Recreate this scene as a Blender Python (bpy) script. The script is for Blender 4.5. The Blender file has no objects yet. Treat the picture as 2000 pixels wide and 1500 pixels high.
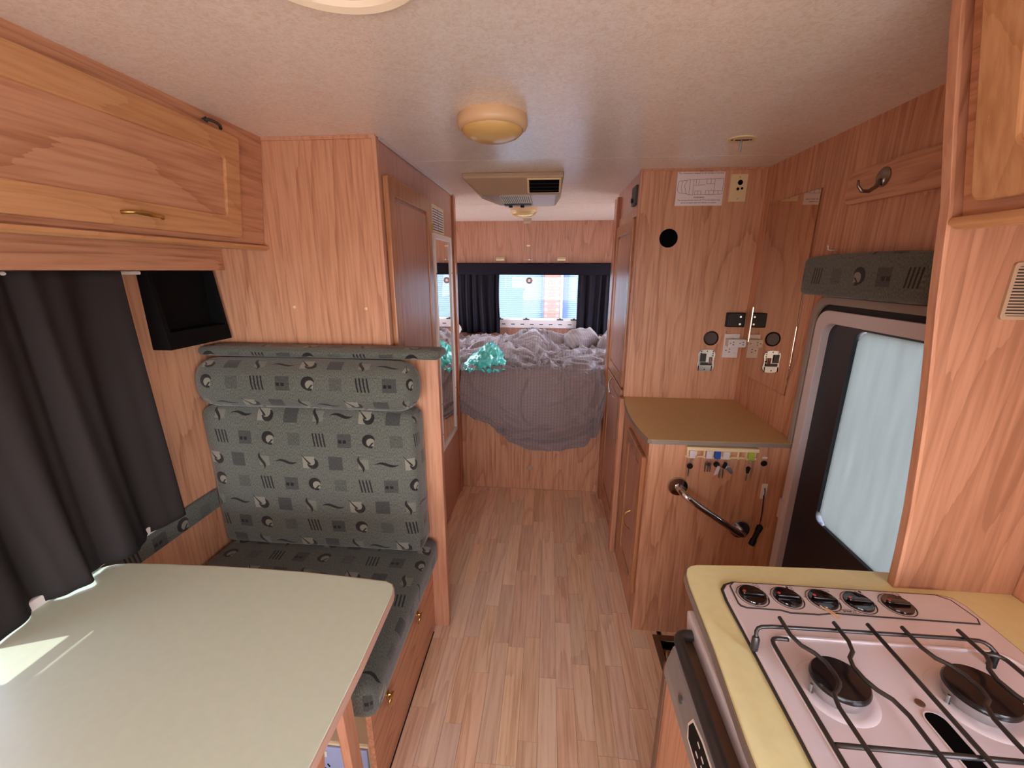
import bpy, bmesh, math, random
from mathutils import Vector, Matrix, noise
random.seed(7)
S = bpy.context.scene
COL = S.collection
H = 1.95

# ------------------------------------------------------------------ camera
def make_camera():
    f, pitch, yaw, roll, h = 814.3, .266, .086, .003, 1.517
    cp, sp, cy, sy = math.cos(pitch), math.sin(pitch), math.cos(yaw), math.sin(yaw)
    fw = Vector((-sy*cp, cy*cp, -sp)); r = Vector((cy, sy, 0)); u = r.cross(fw)
    c, s = math.cos(roll), math.sin(roll)
    R = c*r + s*u; U = -s*r + c*u
    cam = bpy.data.cameras.new('camera'); ob = bpy.data.objects.new('camera', cam); COL.objects.link(ob)
    m = Matrix((R, U, -fw)).transposed().to_4x4(); m.translation = Vector((0, 0, h))
    ob.matrix_world = m
    cam.sensor_width = 36; cam.lens = f/2000*36; cam.clip_start = .02; cam.clip_end = 200
    S.camera = ob
make_camera()

# ------------------------------------------------------------------ world, sun, exposure
W = bpy.data.worlds.new('world'); S.world = W; W.use_nodes = True
nt = W.node_tree; nt.nodes.clear()
wo = nt.nodes.new('ShaderNodeOutputWorld'); bg = nt.nodes.new('ShaderNodeBackground')
tc = nt.nodes.new('ShaderNodeTexCoord'); sx = nt.nodes.new('ShaderNodeSeparateXYZ'); cr = nt.nodes.new('ShaderNodeValToRGB')
nt.links.new(tc.outputs['Generated'], sx.inputs[0]); nt.links.new(sx.outputs['Z'], cr.inputs[0])
cr.color_ramp.elements[0].position = 0.0; cr.color_ramp.elements[0].color = (.96, .95, .97, 1)
cr.color_ramp.elements[1].position = .6; cr.color_ramp.elements[1].color = (.62, .74, 1.0, 1)
nt.links.new(cr.outputs[0], bg.inputs['Color']); bg.inputs['Strength'].default_value = 10.5
nt.links.new(bg.outputs[0], wo.inputs[0])
sun = bpy.data.lights.new('sun', 'SUN'); sun.energy = 9; sun.angle = .009; sun.color = (1, .95, .85)
so = bpy.data.objects.new('sun', sun); COL.objects.link(so)
so.rotation_euler = Vector((-.31, -.12, .68)).to_track_quat('Z', 'Y').to_euler()
def portal(loc, sz, direction):
    l = bpy.data.lights.new('window_portal', 'AREA'); l.shape = 'RECTANGLE'; l.size, l.size_y = sz
    l.cycles.is_portal = True
    o = bpy.data.objects.new('window_portal', l); COL.objects.link(o); o.location = loc
    o.rotation_euler = Vector(direction).to_track_quat('-Z', 'Y').to_euler()
portal((-.1, -1.44, .98), (1.9, .9), (0, 1, 0))
portal((-1.33, .75, 1.1), (.7, .65), (1, 0, 0))
portal((.99, -.58, 1.27), (1.3, .6), (-1, 0, 0))
portal((-1.33, 3.4, 1.25), (.9, .5), (1, 0, 0))
portal((.99, 3.4, 1.25), (.9, .5), (-1, 0, 0))
portal((-.1, 4.1, 1.25), (.85, .52), (0, -1, 0))
portal((1.06, 1.2, 1.03), (.6, .75), (-1, 0, 0))
vs = S.view_settings; vs.view_transform = 'Standard'; vs.look = 'None'; vs.gamma = 1; vs.use_curve_mapping = False
vs.exposure = 0.58
S.cycles.max_bounces = 10; S.cycles.diffuse_bounces = 7; S.cycles.glossy_bounces = 4
S.cycles.transparent_max_bounces = 8; S.cycles.transmission_bounces = 6
S.cycles.caustics_reflective = False; S.cycles.caustics_refractive = False
S.cycles.use_denoising = True; S.cycles.sample_clamp_indirect = 6

# ------------------------------------------------------------------ material helpers
def lin(c):
    return tuple((x/255/12.92 if x/255 <= .04045 else ((x/255+.055)/1.055)**2.4) for x in c)
class Ex:
    """tiny expression wrapper over math nodes"""
    def __init__(s, nt, v): s.nt, s.v = nt, v
    def _op(s, op, *o, clamp=False):
        n = s.nt.nodes.new('ShaderNodeMath'); n.operation = op; n.use_clamp = clamp
        for i, q in enumerate((s,)+o):
            q = q.v if isinstance(q, Ex) else q
            if isinstance(q, (int, float)): n.inputs[i].default_value = q
            else: s.nt.links.new(q, n.inputs[i])
        return Ex(s.nt, n.outputs[0])
    def __add__(s, o): return s._op('ADD', o)
    __radd__ = __add__
    def __sub__(s, o): return s._op('SUBTRACT', o)
    def __mul__(s, o): return s._op('MULTIPLY', o)
    __rmul__ = __mul__
    def __truediv__(s, o): return s._op('DIVIDE', o)
    def abs(s): return s._op('ABSOLUTE')
    def lt(s, o): return s._op('LESS_THAN', o)
    def gt(s, o): return s._op('GREATER_THAN', o)
    def mx(s, o): return s._op('MAXIMUM', o)
    def mn(s, o): return s._op('MINIMUM', o)
    def floor(s): return s._op('FLOOR')
    def mod(s, o): return s._op('FLOORED_MODULO', o)
    def sin(s): return s._op('SINE')
    def sqrt(s): return s._op('SQRT')
    def atan2(s, o): return s._op('ARCTAN2', o)
    def eq(s, k): return (s - k).abs().lt(.5)
def new_mat(name):
    m = bpy.data.materials.new(name); m.use_nodes = True
    nt = m.node_tree; b = nt.nodes['Principled BSDF']; return m, nt, b
def plain(name, col, rough=.5, metal=0, spec=.5, bump=0, bscale=200, var=0, vscale=6, coat=0):
    m, nt, b = new_mat(name)
    c = lin(col) + (1,)
    b.inputs['Base Color'].default_value = c
    b.inputs['Roughness'].default_value = rough; b.inputs['Metallic'].default_value = metal
    b.inputs['Specular IOR Level'].default_value = spec
    b.inputs['Coat Weight'].default_value = coat
    if var or bump:
        t = nt.nodes.new('ShaderNodeTexCoord')
        if var:
            n = nt.nodes.new('ShaderNodeTexNoise'); n.inputs['Scale'].default_value = vscale; n.inputs['Detail'].default_value = 5
            nt.links.new(t.outputs['Object'], n.inputs['Vector'])
            r = nt.nodes.new('ShaderNodeValToRGB')
            r.color_ramp.elements[0].position = .3; r.color_ramp.elements[1].position = .7
            r.color_ramp.elements[0].color = tuple(x*(1-var) for x in c[:3])+(1,)
            r.color_ramp.elements[1].color = tuple(min(1, x*(1+var)) for x in c[:3])+(1,)
            nt.links.new(n.outputs[0], r.inputs[0]); nt.links.new(r.outputs[0], b.inputs['Base Color'])
        if bump:
            n2 = nt.nodes.new('ShaderNodeTexNoise'); n2.inputs['Scale'].default_value = bscale; n2.inputs['Detail'].default_value = 3
            nt.links.new(t.outputs['Object'], n2.inputs['Vector'])
            bp = nt.nodes.new('ShaderNodeBump'); bp.inputs['Strength'].default_value = bump; bp.inputs['Distance'].default_value = .002
            nt.links.new(n2.outputs[0], bp.inputs['Height']); nt.links.new(bp.outputs[0], b.inputs['Normal'])
    return m
def wood(name, base, dark, light, axis='z', rough=.42, ring=17, rand=False, cath=.34, coat=.0, hue=0):
    """laminate / timber: stretched contour grain along one axis"""
    m, nt, b = new_mat(name)
    t = nt.nodes.new('ShaderNodeTexCoord'); mp = nt.nodes.new('ShaderNodeMapping')
    src = t.outputs['Object']
    if rand:
        oi = nt.nodes.new('ShaderNodeObjectInfo'); va = nt.nodes.new('ShaderNodeVectorMath'); va.operation = 'MULTIPLY_ADD'
        cx = nt.nodes.new('ShaderNodeCombineXYZ')
        for i in range(3): nt.links.new(oi.outputs['Random'], cx.inputs[i])
        va.inputs[1].default_value = (37, 53, 91)
        g = nt.nodes.new('ShaderNodeNewGeometry')
        nt.links.new(cx.outputs[0], va.inputs[0]); nt.links.new(g.outputs['Position'], va.inputs[2]); src = va.outputs[0]
    nt.links.new(src, mp.inputs['Vector'])
    sc = {'x': (.13, 1, 1), 'y': (1, .13, 1), 'z': (1, 1, .13)}[axis]
    mp.inputs['Scale'].default_value = sc
    n1 = nt.nodes.new('ShaderNodeTexNoise'); n1.inputs['Scale'].default_value = 3.2; n1.inputs['Detail'].default_value = 2; n1.inputs['Distortion'].default_value = .25
    nt.links.new(mp.outputs[0], n1.inputs['Vector'])
    n2 = nt.nodes.new('ShaderNodeTexNoise'); n2.inputs['Scale'].default_value = 95; n2.inputs['Detail'].default_value = 4
    mp2 = nt.nodes.new('ShaderNodeMapping'); mp2.inputs['Scale'].default_value = tuple(v if v == 1 else .05 for v in sc)
    nt.links.new(src, mp2.inputs['Vector']); nt.links.new(mp2.outputs[0], n2.inputs['Vector'])
    v = Ex(nt, n1.outputs[0]); fib = Ex(nt, n2.outputs[0])
    rings = ((v*ring) + fib*.25).mod(1.0)              # sawtooth contours
    line = (rings*rings*rings*rings*rings)*cath
    fac = (fib - .5)*1.5 + .42 + line*-1.0 + (v - .5)*.7
    r = nt.nodes.new('ShaderNodeValToRGB'); nt.links.new(fac.v, r.inputs[0])
    e = r.color_ramp.elements; e[0].position = 0; e[0].color = lin(dark)+(1,); e[1].position = 1; e[1].color = lin(light)+(1,)
    k = e.new(.45); k.color = lin(base)+(1,)
    out = r.outputs[0]
    if rand:
        hs = nt.nodes.new('ShaderNodeHueSaturation')
        rr = Ex(nt, oi.outputs['Random'])
        nt.links.new((rr*.20 + .88).v, hs.inputs['Value']); nt.links.new(((rr*7.3).mod(1.0)*.20 + .86).v, hs.inputs['Saturation'])
        nt.links.new(((rr*13.7).mod(1.0)*.014 + .493).v, hs.inputs['Hue'])
        nt.links.new(out, hs.inputs['Color']); out = hs.outputs[0]
    nt.links.new(out, b.inputs['Base Color'])
    b.inputs['Roughness'].default_value = rough; b.inputs['Coat Weight'].default_value = coat; b.inputs['Coat Roughness'].default_value = .25
    bp = nt.nodes.new('ShaderNodeBump'); bp.inputs['Strength'].default_value = .12; bp.inputs['Distance'].default_value = .001
    nt.links.new(n2.outputs[0], bp.inputs['Height']); nt.links.new(bp.outputs[0], b.inputs['Normal'])
    return m
B1, D1, L1 = (204, 151, 117), (172, 118, 86), (216, 166, 132)
WZ = wood('laminate_vertical', B1, D1, L1, 'z')
WX = wood('laminate_cross', B1, D1, L1, 'x')
WY = wood('laminate_lengthwise', B1, D1, L1, 'y')
B2, D2, L2 = (206, 154, 108), (184, 130, 84), (216, 168, 124)
OZ = wood('beech_vertical', B2, D2, L2, 'z', ring=30, cath=.3, rough=.38)
OY = wood('beech_lengthwise', B2, D2, L2, 'y', ring=30, cath=.3, rough=.38)
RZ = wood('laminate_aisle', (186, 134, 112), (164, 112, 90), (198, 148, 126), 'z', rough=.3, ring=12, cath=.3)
EDGE = wood('edge_strip', (200, 146, 114), (178, 122, 92), (210, 160, 130), 'z', cath=.2, rough=.4)
FL = wood('floor_laminate', (242, 206, 170), (216, 174, 138), (248, 220, 190), 'y', rand=True, ring=12, cath=.3, rough=.36)

POST = wood('stained_post', (168, 104, 74), (140, 82, 56), (186, 122, 90), 'z', cath=.2, rough=.25)
OZ2 = wood('aisle_door_frame', (180, 126, 88), (154, 102, 68), (194, 142, 104), 'z', cath=.2, rough=.25)
def ceiling_mat():
    m, nt, b = new_mat('ceiling_vinyl')
    t = nt.nodes.new('ShaderNodeTexCoord')
    n = nt.nodes.new('ShaderNodeTexNoise'); n.inputs['Scale'].default_value = 95; n.inputs['Detail'].default_value = 4; n.inputs['Distortion'].default_value = 1.2
    nt.links.new(t.outputs['Object'], n.inputs['Vector'])
    n3 = nt.nodes.new('ShaderNodeTexNoise'); n3.inputs['Scale'].default_value = 7; n3.inputs['Detail'].default_value = 5; n3.inputs['Distortion'].default_value = 1.5
    nt.links.new(t.outputs['Object'], n3.inputs['Vector'])
    f = Ex(nt, n.outputs[0])*.85 + Ex(nt, n3.outputs[0])*.22 + -.03
    r = nt.nodes.new('ShaderNodeValToRGB'); nt.links.new(f.v, r.inputs[0])
    e = r.color_ramp.elements; e[0].position = .34; e[0].color = lin((230, 215, 199))+(1,); e[1].position = .60; e[1].color = lin((242, 234, 226))+(1,)
    nt.links.new(r.outputs[0], b.inputs['Base Color'])
    n2 = nt.nodes.new('ShaderNodeTexNoise'); n2.inputs['Scale'].default_value = 260; n2.inputs['Detail'].default_value = 2
    nt.links.new(t.outputs['Object'], n2.inputs['Vector'])
    bp = nt.nodes.new('ShaderNodeBump'); bp.inputs['Strength'].default_value = .4; bp.inputs['Distance'].default_value = .001
    nt.links.new(n2.outputs[0], bp.inputs['Height']); nt.links.new(bp.outputs[0], b.inputs['Normal'])
    b.inputs['Roughness'].default_value = .2; b.inputs['Specular IOR Level'].default_value = 1.0
    return m
CEIL = ceiling_mat()

def fabric_mat():
    m, nt, b = new_mat('upholstery')
    uv = nt.nodes.new('ShaderNodeUVMap'); sp = nt.nodes.new('ShaderNodeSeparateXYZ'); nt.links.new(uv.outputs[0], sp.inputs[0])
    u = Ex(nt, sp.outputs[0]); v = Ex(nt, sp.outputs[1]); cu, cv = .094, .087
    row = (v/cv).floor(); par = row.mod(2.0); isB = par.eq(1); isA = par.eq(0)
    sh = (row/2.0).floor()*1.7
    uu = u/cu + isB*.6 + sh
    ci = uu.floor(); k = ci.mod(4.0)
    a = (uu - ci - .5)*(cu*.84); bb = (v/cv - row - .5)*(cv*.84)
    A_, B_ = a.abs(), bb.abs()
    sq = A_.mx(B_)
    def ring(cx, cy, R, w0, a0, a1, flip=1):
        x = a - cx; y = bb - cy; d = (x*x + y*y).sqrt(); th = y.atan2(x*flip)
        tt = (th - a0)/(a1 - a0)
        w = tt*(tt*-1.0 + 1.0)*4.0*w0 + .001
        return (d - R).abs().lt(w)*tt.gt(0.0)*tt.lt(1.0)
    dark = isA*k.eq(0)*sq.lt(.022)*.62
    s1 = (a - (bb*95.0).sin()*-.007).abs().lt((bb*bb)*-7.5 + .0055)*B_.lt(.027)
    s2 = (bb - (a*85.0).sin()*-.0045).abs().lt((A_*A_)*-3.3 + .0045)*A_.lt(.036)
    hook = ring(.004, 0., .0145, .0055, -2.9, 1.0).mx((a + bb*.85 + .007).abs().lt((bb*-.12) + .0038)*bb.gt(-.006)*bb.lt(.028)*a.lt(0.0))
    ap = a - bb*-.14
    bars = ((ap + .021).mod(.0105) - .0052).abs().lt(.0024)*ap.abs().lt(.0205)*B_.lt(.021)
    dots = (((a + .013).abs().mx((bb + .003).abs())).lt(.005)).mx(((a - .001).abs().mx((bb + .003).abs())).lt(.005))
    gg = ring(0., 0., .0165, .0062, .35, 4.6).mx(ring(0., 0., .0165, .0062, .35-6.2832, 4.6-6.2832)).mx((a + bb*-.9 + -.012).abs().lt(.0030)*bb.gt(-.017)*bb.lt(-.002)*a.gt(-.004)).mx((bb + .0165).abs().lt(.0035)*a.gt(-.004)*a.lt(.008))
    ink = isA*(k.eq(1)*s1).mx(k.eq(2)*s2).mx(k.eq(3)*hook)
    ink = (isA*k.eq(1)*s1).mx(isA*k.eq(2)*s2).mx(isA*k.eq(3)*hook).mx(isB*k.eq(0)*bars).mx(isB*k.eq(1)*dots).mx(isB*k.eq(2)*gg)
    mid = (isB*k.eq(1)*sq.lt(.021)*.55).mx(isB*k.eq(3)*sq.lt(.019)*.3).mx(dark)
    lightsq = (isA*k.eq(3)*((a + .006).abs().mx(bb.abs())).lt(.019)).mx(isB*k.eq(2)*sq.lt(.013)).mx(isA*k.eq(1)*((a - .008).abs().mx(bb.abs())).lt(.016)*.45)
    t = nt.nodes.new('ShaderNodeTexCoord')
    n = nt.nodes.new('ShaderNodeTexNoise'); n.inputs['Scale'].default_value = 420; n.inputs['Detail'].default_value = 3
    mp = nt.nodes.new('ShaderNodeMapping'); mp.inputs['Scale'].default_value = (1, .35, 1); nt.links.new(uv.outputs[0], mp.inputs[0]); nt.links.new(mp.outputs[0], n.inputs['Vector'])
    r = nt.nodes.new('ShaderNodeValToRGB'); nt.links.new(n.outputs[0], r.inputs[0])
    e = r.color_ramp.elements; e[0].position = .3; e[0].color = lin((62, 66, 60))+(1,); e[1].position = .7; e[1].color = lin((108, 111, 102))+(1,)
    def mix(c0, fac, col):
        mm = nt.nodes.new('ShaderNodeMix'); mm.data_type = 'RGBA'
        nt.links.new(fac.v, mm.inputs['Factor']); nt.links.new(c0, mm.inputs['A']); mm.inputs['B'].default_value = lin(col)+(1,)
        return mm.outputs['Result']
    c = mix(r.outputs[0], lightsq*.7, (140, 138, 124)); c = mix(c, mid, (34, 34, 40)); c = mix(c, ink*.95, (24, 17, 20))
    nt.links.new(c, b.inputs['Base Color'])
    bp = nt.nodes.new('ShaderNodeBump'); bp.inputs['Strength'].default_value = .35; bp.inputs['Distance'].default_value = .001
    nt.links.new(n.outputs[0], bp.inputs['Height']); nt.links.new(bp.outputs[0], b.inputs['Normal'])
    b.inputs['Roughness'].default_value = .9; b.inputs['Sheen Weight'].default_value = .25; b.inputs['Specular IOR Level'].default_value = .2
    return m
FAB = fabric_mat()

def duvet_mat():
    m, nt, b = new_mat('duvet_cotton')
    uv = nt.nodes.new('ShaderNodeUVMap'); sp = nt.nodes.new('ShaderNodeSeparateXYZ'); nt.links.new(uv.outputs[0], sp.inputs[0])
    u = Ex(nt, sp.outputs[0]); v = Ex(nt, sp.outputs[1])
    su = (u*(6.283/.020)).sin(); sv = (v*(6.283/.020)).sin()
    _b = ((u*(6.283/.33)).sin() + (v*(6.283/.41)).sin()*.3)
    f = (su*.5 + .5)*(sv*.3 + .7)
    f2 = f*.75 + .1
    r = nt.nodes.new('ShaderNodeValToRGB'); nt.links.new(f2.v, r.inputs[0])
    e = r.color_ramp.elements; e[0].color = lin((128, 112, 110))+(1,); e[1].color = lin((150, 136, 138))+(1,)
    nt.links.new(r.outputs[0], b.inputs['Base Color']); b.inputs['Roughness'].default_value = .85
    bp = nt.nodes.new('ShaderNodeBump'); bp.inputs['Strength'].default_value = .3; bp.inputs['Distance'].default_value = .002
    nt.links.new(f.v, bp.inputs['Height']); nt.links.new(bp.outputs[0], b.inputs['Normal'])
    b.inputs['Sheen Weight'].default_value = .3
    return m
DUV = duvet_mat()
def glass_mat(name, tint=(1, 1, 1), rough=0.0, fac=.1):
    m, nt, b = new_mat(name); nt.nodes.remove(b)
    o = nt.nodes['Material Output']
    tr = nt.nodes.new('ShaderNodeBsdfTransparent'); tr.inputs[0].default_value = tint+(1,)
    gl = nt.nodes.new('ShaderNodeBsdfGlossy'); gl.inputs['Roughness'].default_value = rough
    mx = nt.nodes.new('ShaderNodeMixShader'); mx.inputs[0].default_value = fac
    nt.links.new(tr.outputs[0], mx.inputs[1]); nt.links.new(gl.outputs[0], mx.inputs[2]); nt.links.new(mx.outputs[0], o.inputs[0])
    return m
def screen_mat():
    """frosted glass behind an insect mesh"""
    m, nt, b = new_mat('frosted_screen_glass'); nt.nodes.remove(b); o = nt.nodes['Material Output']
    t = nt.nodes.new('ShaderNodeTexCoord'); mp = nt.nodes.new('ShaderNodeMapping'); mp.inputs['Scale'].default_value = (1, 1, .12)
    nt.links.new(t.outputs['Object'], mp.inputs[0])
    n = nt.nodes.new('ShaderNodeTexNoise'); n.inputs['Scale'].default_value = 30; n.inputs['Detail'].default_value = 5; nt.links.new(mp.outputs[0], n.inputs['Vector'])
    sp = nt.nodes.new('ShaderNodeSeparateXYZ'); nt.links.new(t.outputs['Object'], sp.inputs[0])
    y = Ex(nt, sp.outputs[1]); z = Ex(nt, sp.outputs[2])
    g = ((y*2200.0).sin().gt(.15)).mx((z*2200.0).sin().gt(.15))
    f = Ex(nt, n.outputs[0])*.45 + .35 + g*.22
    r = nt.nodes.new('ShaderNodeValToRGB'); nt.links.new(f.v, r.inputs[0]); e = r.color_ramp.elements
    e[0].color = (.17, .18, .175, 1); e[1].color = (.40, .42, .40, 1)
    tl = nt.nodes.new('ShaderNodeBsdfTranslucent'); nt.links.new(r.outputs[0], tl.inputs[0])
    df = nt.nodes.new('ShaderNodeBsdfDiffuse'); nt.links.new(r.outputs[0], df.inputs[0])
    mx = nt.nodes.new('ShaderNodeMixShader'); mx.inputs[0].default_value = .4
    nt.links.new(tl.outputs[0], mx.inputs[1]); nt.links.new(df.outputs[0], mx.inputs[2]); nt.links.new(mx.outputs[0], o.inputs[0])
    return m
CURT = plain('curtain_cloth', (46, 41, 40), .9, spec=.2, bump=.3, bscale=500)
CURT2 = plain('curtain_navy', (26, 22, 30), .95, spec=.15, bump=.3, bscale=500)
TABLE = plain('table_laminate', (202, 213, 190), .34, var=.02, vscale=50)
COUNTER = plain('counter_laminate', (234, 232, 176), .38, var=.03, vscale=60)
COUNTER2 = plain('side_counter_laminate', (206, 176, 124), .42, var=.04, vscale=70)
TRIMGREY = plain('edge_grey', (138, 126, 116), .4)
TRIMPINK = plain('edge_beige', (196, 158, 138), .45)
WHITE = plain('white_plastic', (226, 218, 212), .4)
CREAM = plain('cream_plastic', (226, 204, 160), .4)
LAMPC = plain('lamp_housing', (218, 184, 142), .3)
CREAM2 = plain('cream_diffuser', (214, 178, 112), .25)
BEIGE = plain('beige_plastic', (176, 150, 122), .45)
BLACK = plain('black_plastic', (16, 14, 15), .5, spec=.3)
MATTE = plain('black_void', (4, 3, 3), .9, spec=.1)
DOORDARK = plain('door_dark_panel', (34, 35, 44), .38)
CHROME = plain('chrome', (200, 196, 194), .12, metal=1)
STEEL = plain('zinc_plate', (176, 186, 184), .35, metal=1)
BRASS = plain('brass', (196, 160, 96), .28, metal=1)
ALU = plain('aluminium', (160, 132, 112), .4, metal=.7)
DALU = plain('anodised_trim', (120, 92, 76), .4, metal=.5)
ENAMEL = plain('white_enamel', (228, 220, 224), .12, coat=.5)
PANELW = plain('control_panel_print', (220, 212, 212), .25)
WIRE = plain('pan_support_wire', (84, 82, 82), .38, metal=.85)
GREYM = plain('oven_grey', (150, 146, 142), .38, metal=.3, var=.05, vscale=30)
INK = plain('print_ink', (40, 30, 32), .6)
MIRROR = plain('mirror_glass', (232, 226, 218), .0, metal=1)
MIRROR2 = plain('aged_mirror_glass', (206, 176, 152), .01, metal=1)
TEAL = plain('teal_plastic_bag', (96, 206, 198), .22, coat=.4)
DARKGREY = plain('dark_grey_plastic', (58, 54, 54), .5)
FRAMEW = plain('white_door_frame', (206, 196, 198), .35)
FRAMEG = plain('grey_door_seal', (150, 138, 128), .5)

# ------------------------------------------------------------------ geometry helpers
class G:
    def __init__(s): s.v = []; s.f = []; s.uv = {}
    def add(s, vs, fs):
        o = len(s.v); s.v += [tuple(p) for p in vs]; s.f += [tuple(i+o for i in f) for f in fs]; return s
    def box(s, x0, x1, y0, y1, z0, z1):
        v = [(x, y, z) for x in (x0, x1) for y in (y0, y1) for z in (z0, z1)]
        return s.add(v, [(0, 1, 3, 2), (4, 6, 7, 5), (0, 4, 5, 1), (2, 3, 7, 6), (0, 2, 6, 4), (1, 5, 7, 3)])
    def prism(s, poly, d0, d1, axis='z'):
        """poly in the two other axes (order x,y / x,z / y,z), extruded d0..d1 on axis"""
        n = len(poly)
        def P(a, b, d): return {'z': (a, b, d), 'y': (a, d, b), 'x': (d, a, b)}[axis]
        v = [P(a, b, d0) for a, b in poly] + [P(a, b, d1) for a, b in poly]
        f = [tuple(range(n)), tuple(range(2*n-1, n-1, -1))] + [(i, i+n, (i+1) % n+n, (i+1) % n) for i in range(n)]
        return s.add(v, f)
    def ringprism(s, outer, inner, d0, d1, axis='z'):
        """frame between two polygons of the same number of points"""
        n = len(outer)
        def P(a, b, d): return {'z': (a, b, d), 'y': (a, d, b), 'x': (d, a, b)}[axis]
        v = [P(*p, d0) for p in outer]+[P(*p, d0) for p in inner]+[P(*p, d1) for p in outer]+[P(*p, d1) for p in inner]
        f = []
        for i in range(n):
            j = (i+1) % n
            f += [(i, j, j+n, i+n), (i+2*n, i+3*n, j+3*n, j+2*n), (i, i+2*n, j+2*n, j), (i+n, j+n, j+3*n, i+3*n)]
        return s.add(v, f)
    def lathe(s, prof, c, axis=(0, 0, 1), n=32, cap=True):
        q = Vector((0, 0, 1)).rotation_difference(Vector(axis)).to_matrix(); c = Vector(c)
        v = []; f = []
        for r, h in prof:
            for i in range(n):
                a = 2*math.pi*i/n; v.append(tuple(c + q @ Vector((r*math.cos(a), r*math.sin(a), h))))
        for k in range(len(prof)-1):
            for i in range(n):
                j = (i+1) % n; f.append((k*n+i, k*n+j, (k+1)*n+j, (k+1)*n+i))
        if cap: f += [tuple(range(n-1, -1, -1)), tuple((len(prof)-1)*n+i for i in range(n))]
        return s.add(v, f)
    def cyl(s, p0, p1, r, n=16):
        p0 = Vector(p0); d = Vector(p1)-p0; return s.lathe([(r, 0), (r, d.length)], p0, d.normalized(), n)
    def tube(s, pts, r, n=10, closed=False, smooth=0):
        pts = [Vector(p) for p in pts]
        for _ in range(smooth):
            q = [] if closed else [pts[0]]
            m = len(pts)
            for i in range(m if closed else m-1):
                a, b = pts[i], pts[(i+1) % m]; q += [a*.75+b*.25, a*.25+b*.75]
            if not closed: q.append(pts[-1])
            pts = q
        m = len(pts); v = []; f = []
        up = None
        for i, p in enumerate(pts):
            a = pts[(i-1) % m] if (closed or i > 0) else p; b = pts[(i+1) % m] if (closed or i < m-1) else p
            t = (b-a).normalized()
            if up is None: up = t.orthogonal().normalized()
            up = (up - t*up.dot(t)).normalized(); w = t.cross(up)
            rr = r[i] if isinstance(r, list) else r
            for k in range(n):
                an = 2*math.pi*k/n; v.append(tuple(p + (up*math.cos(an)+w*math.sin(an))*rr))
        for i in range(m if closed else m-1):
            i2 = (i+1) % m
            for k in range(n):
                k2 = (k+1) % n; f.append((i*n+k, i*n+k2, i2*n+k2, i2*n+k))
        if not closed: f += [tuple(range(n-1, -1, -1)), tuple((m-1)*n+k for k in range(n))]
        return s.add(v, f)
    def grid(s, P, flip=False):
        """P[i][j] points"""
        n, m = len(P), len(P[0]); v = [p for row in P for p in row]; f = []
        for i in range(n-1):
            for j in range(m-1):
                q = (i*m+j, (i+1)*m+j, (i+1)*m+j+1, i*m+j+1); f.append(q[::-1] if flip else q)
        return s.add(v, f)
    def obj(s, name, mat, parent=None, bevel=0, smooth=False, fix=True, solid=0, seg=2, **kw):
        me = bpy.data.meshes.new(name); me.from_pydata(s.v, [], s.f); me.update()
        if fix:
            bm = bmesh.new(); bm.from_mesh(me); bmesh.ops.recalc_face_normals(bm, faces=bm.faces); bm.to_mesh(me); bm.free()
        me.materials.append(mat)
        o = bpy.data.objects.new(name, me); COL.objects.link(o)
        if solid:
            md = o.modifiers.new('s', 'SOLIDIFY'); md.thickness = solid; md.offset = 0
        if bevel:
            md = o.modifiers.new('b', 'BEVEL'); md.width = bevel; md.segments = seg; md.limit_method = 'ANGLE'; md.angle_limit = .6
        if smooth:
            for p in me.polygons: p.use_smooth = True
            if smooth != 'all':
                me.set_sharp_from_angle(angle=math.radians(40))
        if parent: adopt(o, parent)
        for k, v in kw.items(): o[k] = v
        return o
def adopt(o, parent):
    o.parent = parent
    if parent.type == 'EMPTY': o.matrix_parent_inverse = Matrix.Translation(-parent.location)
def thing(name, label, cat, loc=(0, 0, 0), group=None):
    o = bpy.data.objects.new(name, None); COL.objects.link(o); o.location = loc; o.empty_display_size = .05
    o['label'] = label; o['category'] = cat
    if group: o['group'] = group
    return o
def tag(o, label, cat, group=None):
    o['label'] = label; o['category'] = cat
    if group: o['group'] = group
    return o
def box(name, x0, x1, y0, y1, z0, z1, mat, parent=None, bevel=.0015, **kw):
    return G().box(x0, x1, y0, y1, z0, z1).obj(name, mat, parent, bevel=bevel, **kw)
def rrect(a0, a1, b0, b1, r, n=5):
    """rounded rectangle; r a number or four corner radii (lo-lo, hi-lo, hi-hi, lo-hi)"""
    rs = r if isinstance(r, (tuple, list)) else (r,)*4; out = []
    for (cx, cy, st), q in zip(((a0, b0, math.pi), (a1, b0, 1.5*math.pi), (a1, b1, 0), (a0, b1, .5*math.pi)), rs):
        ox = cx+q if cx == a0 else cx-q; oy = cy+q if cy == b0 else cy-q
        for i in range(n+1):
            t = st+.5*math.pi*i/n; out.append((ox+q*math.cos(t), oy+q*math.sin(t)))
    return out
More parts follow.
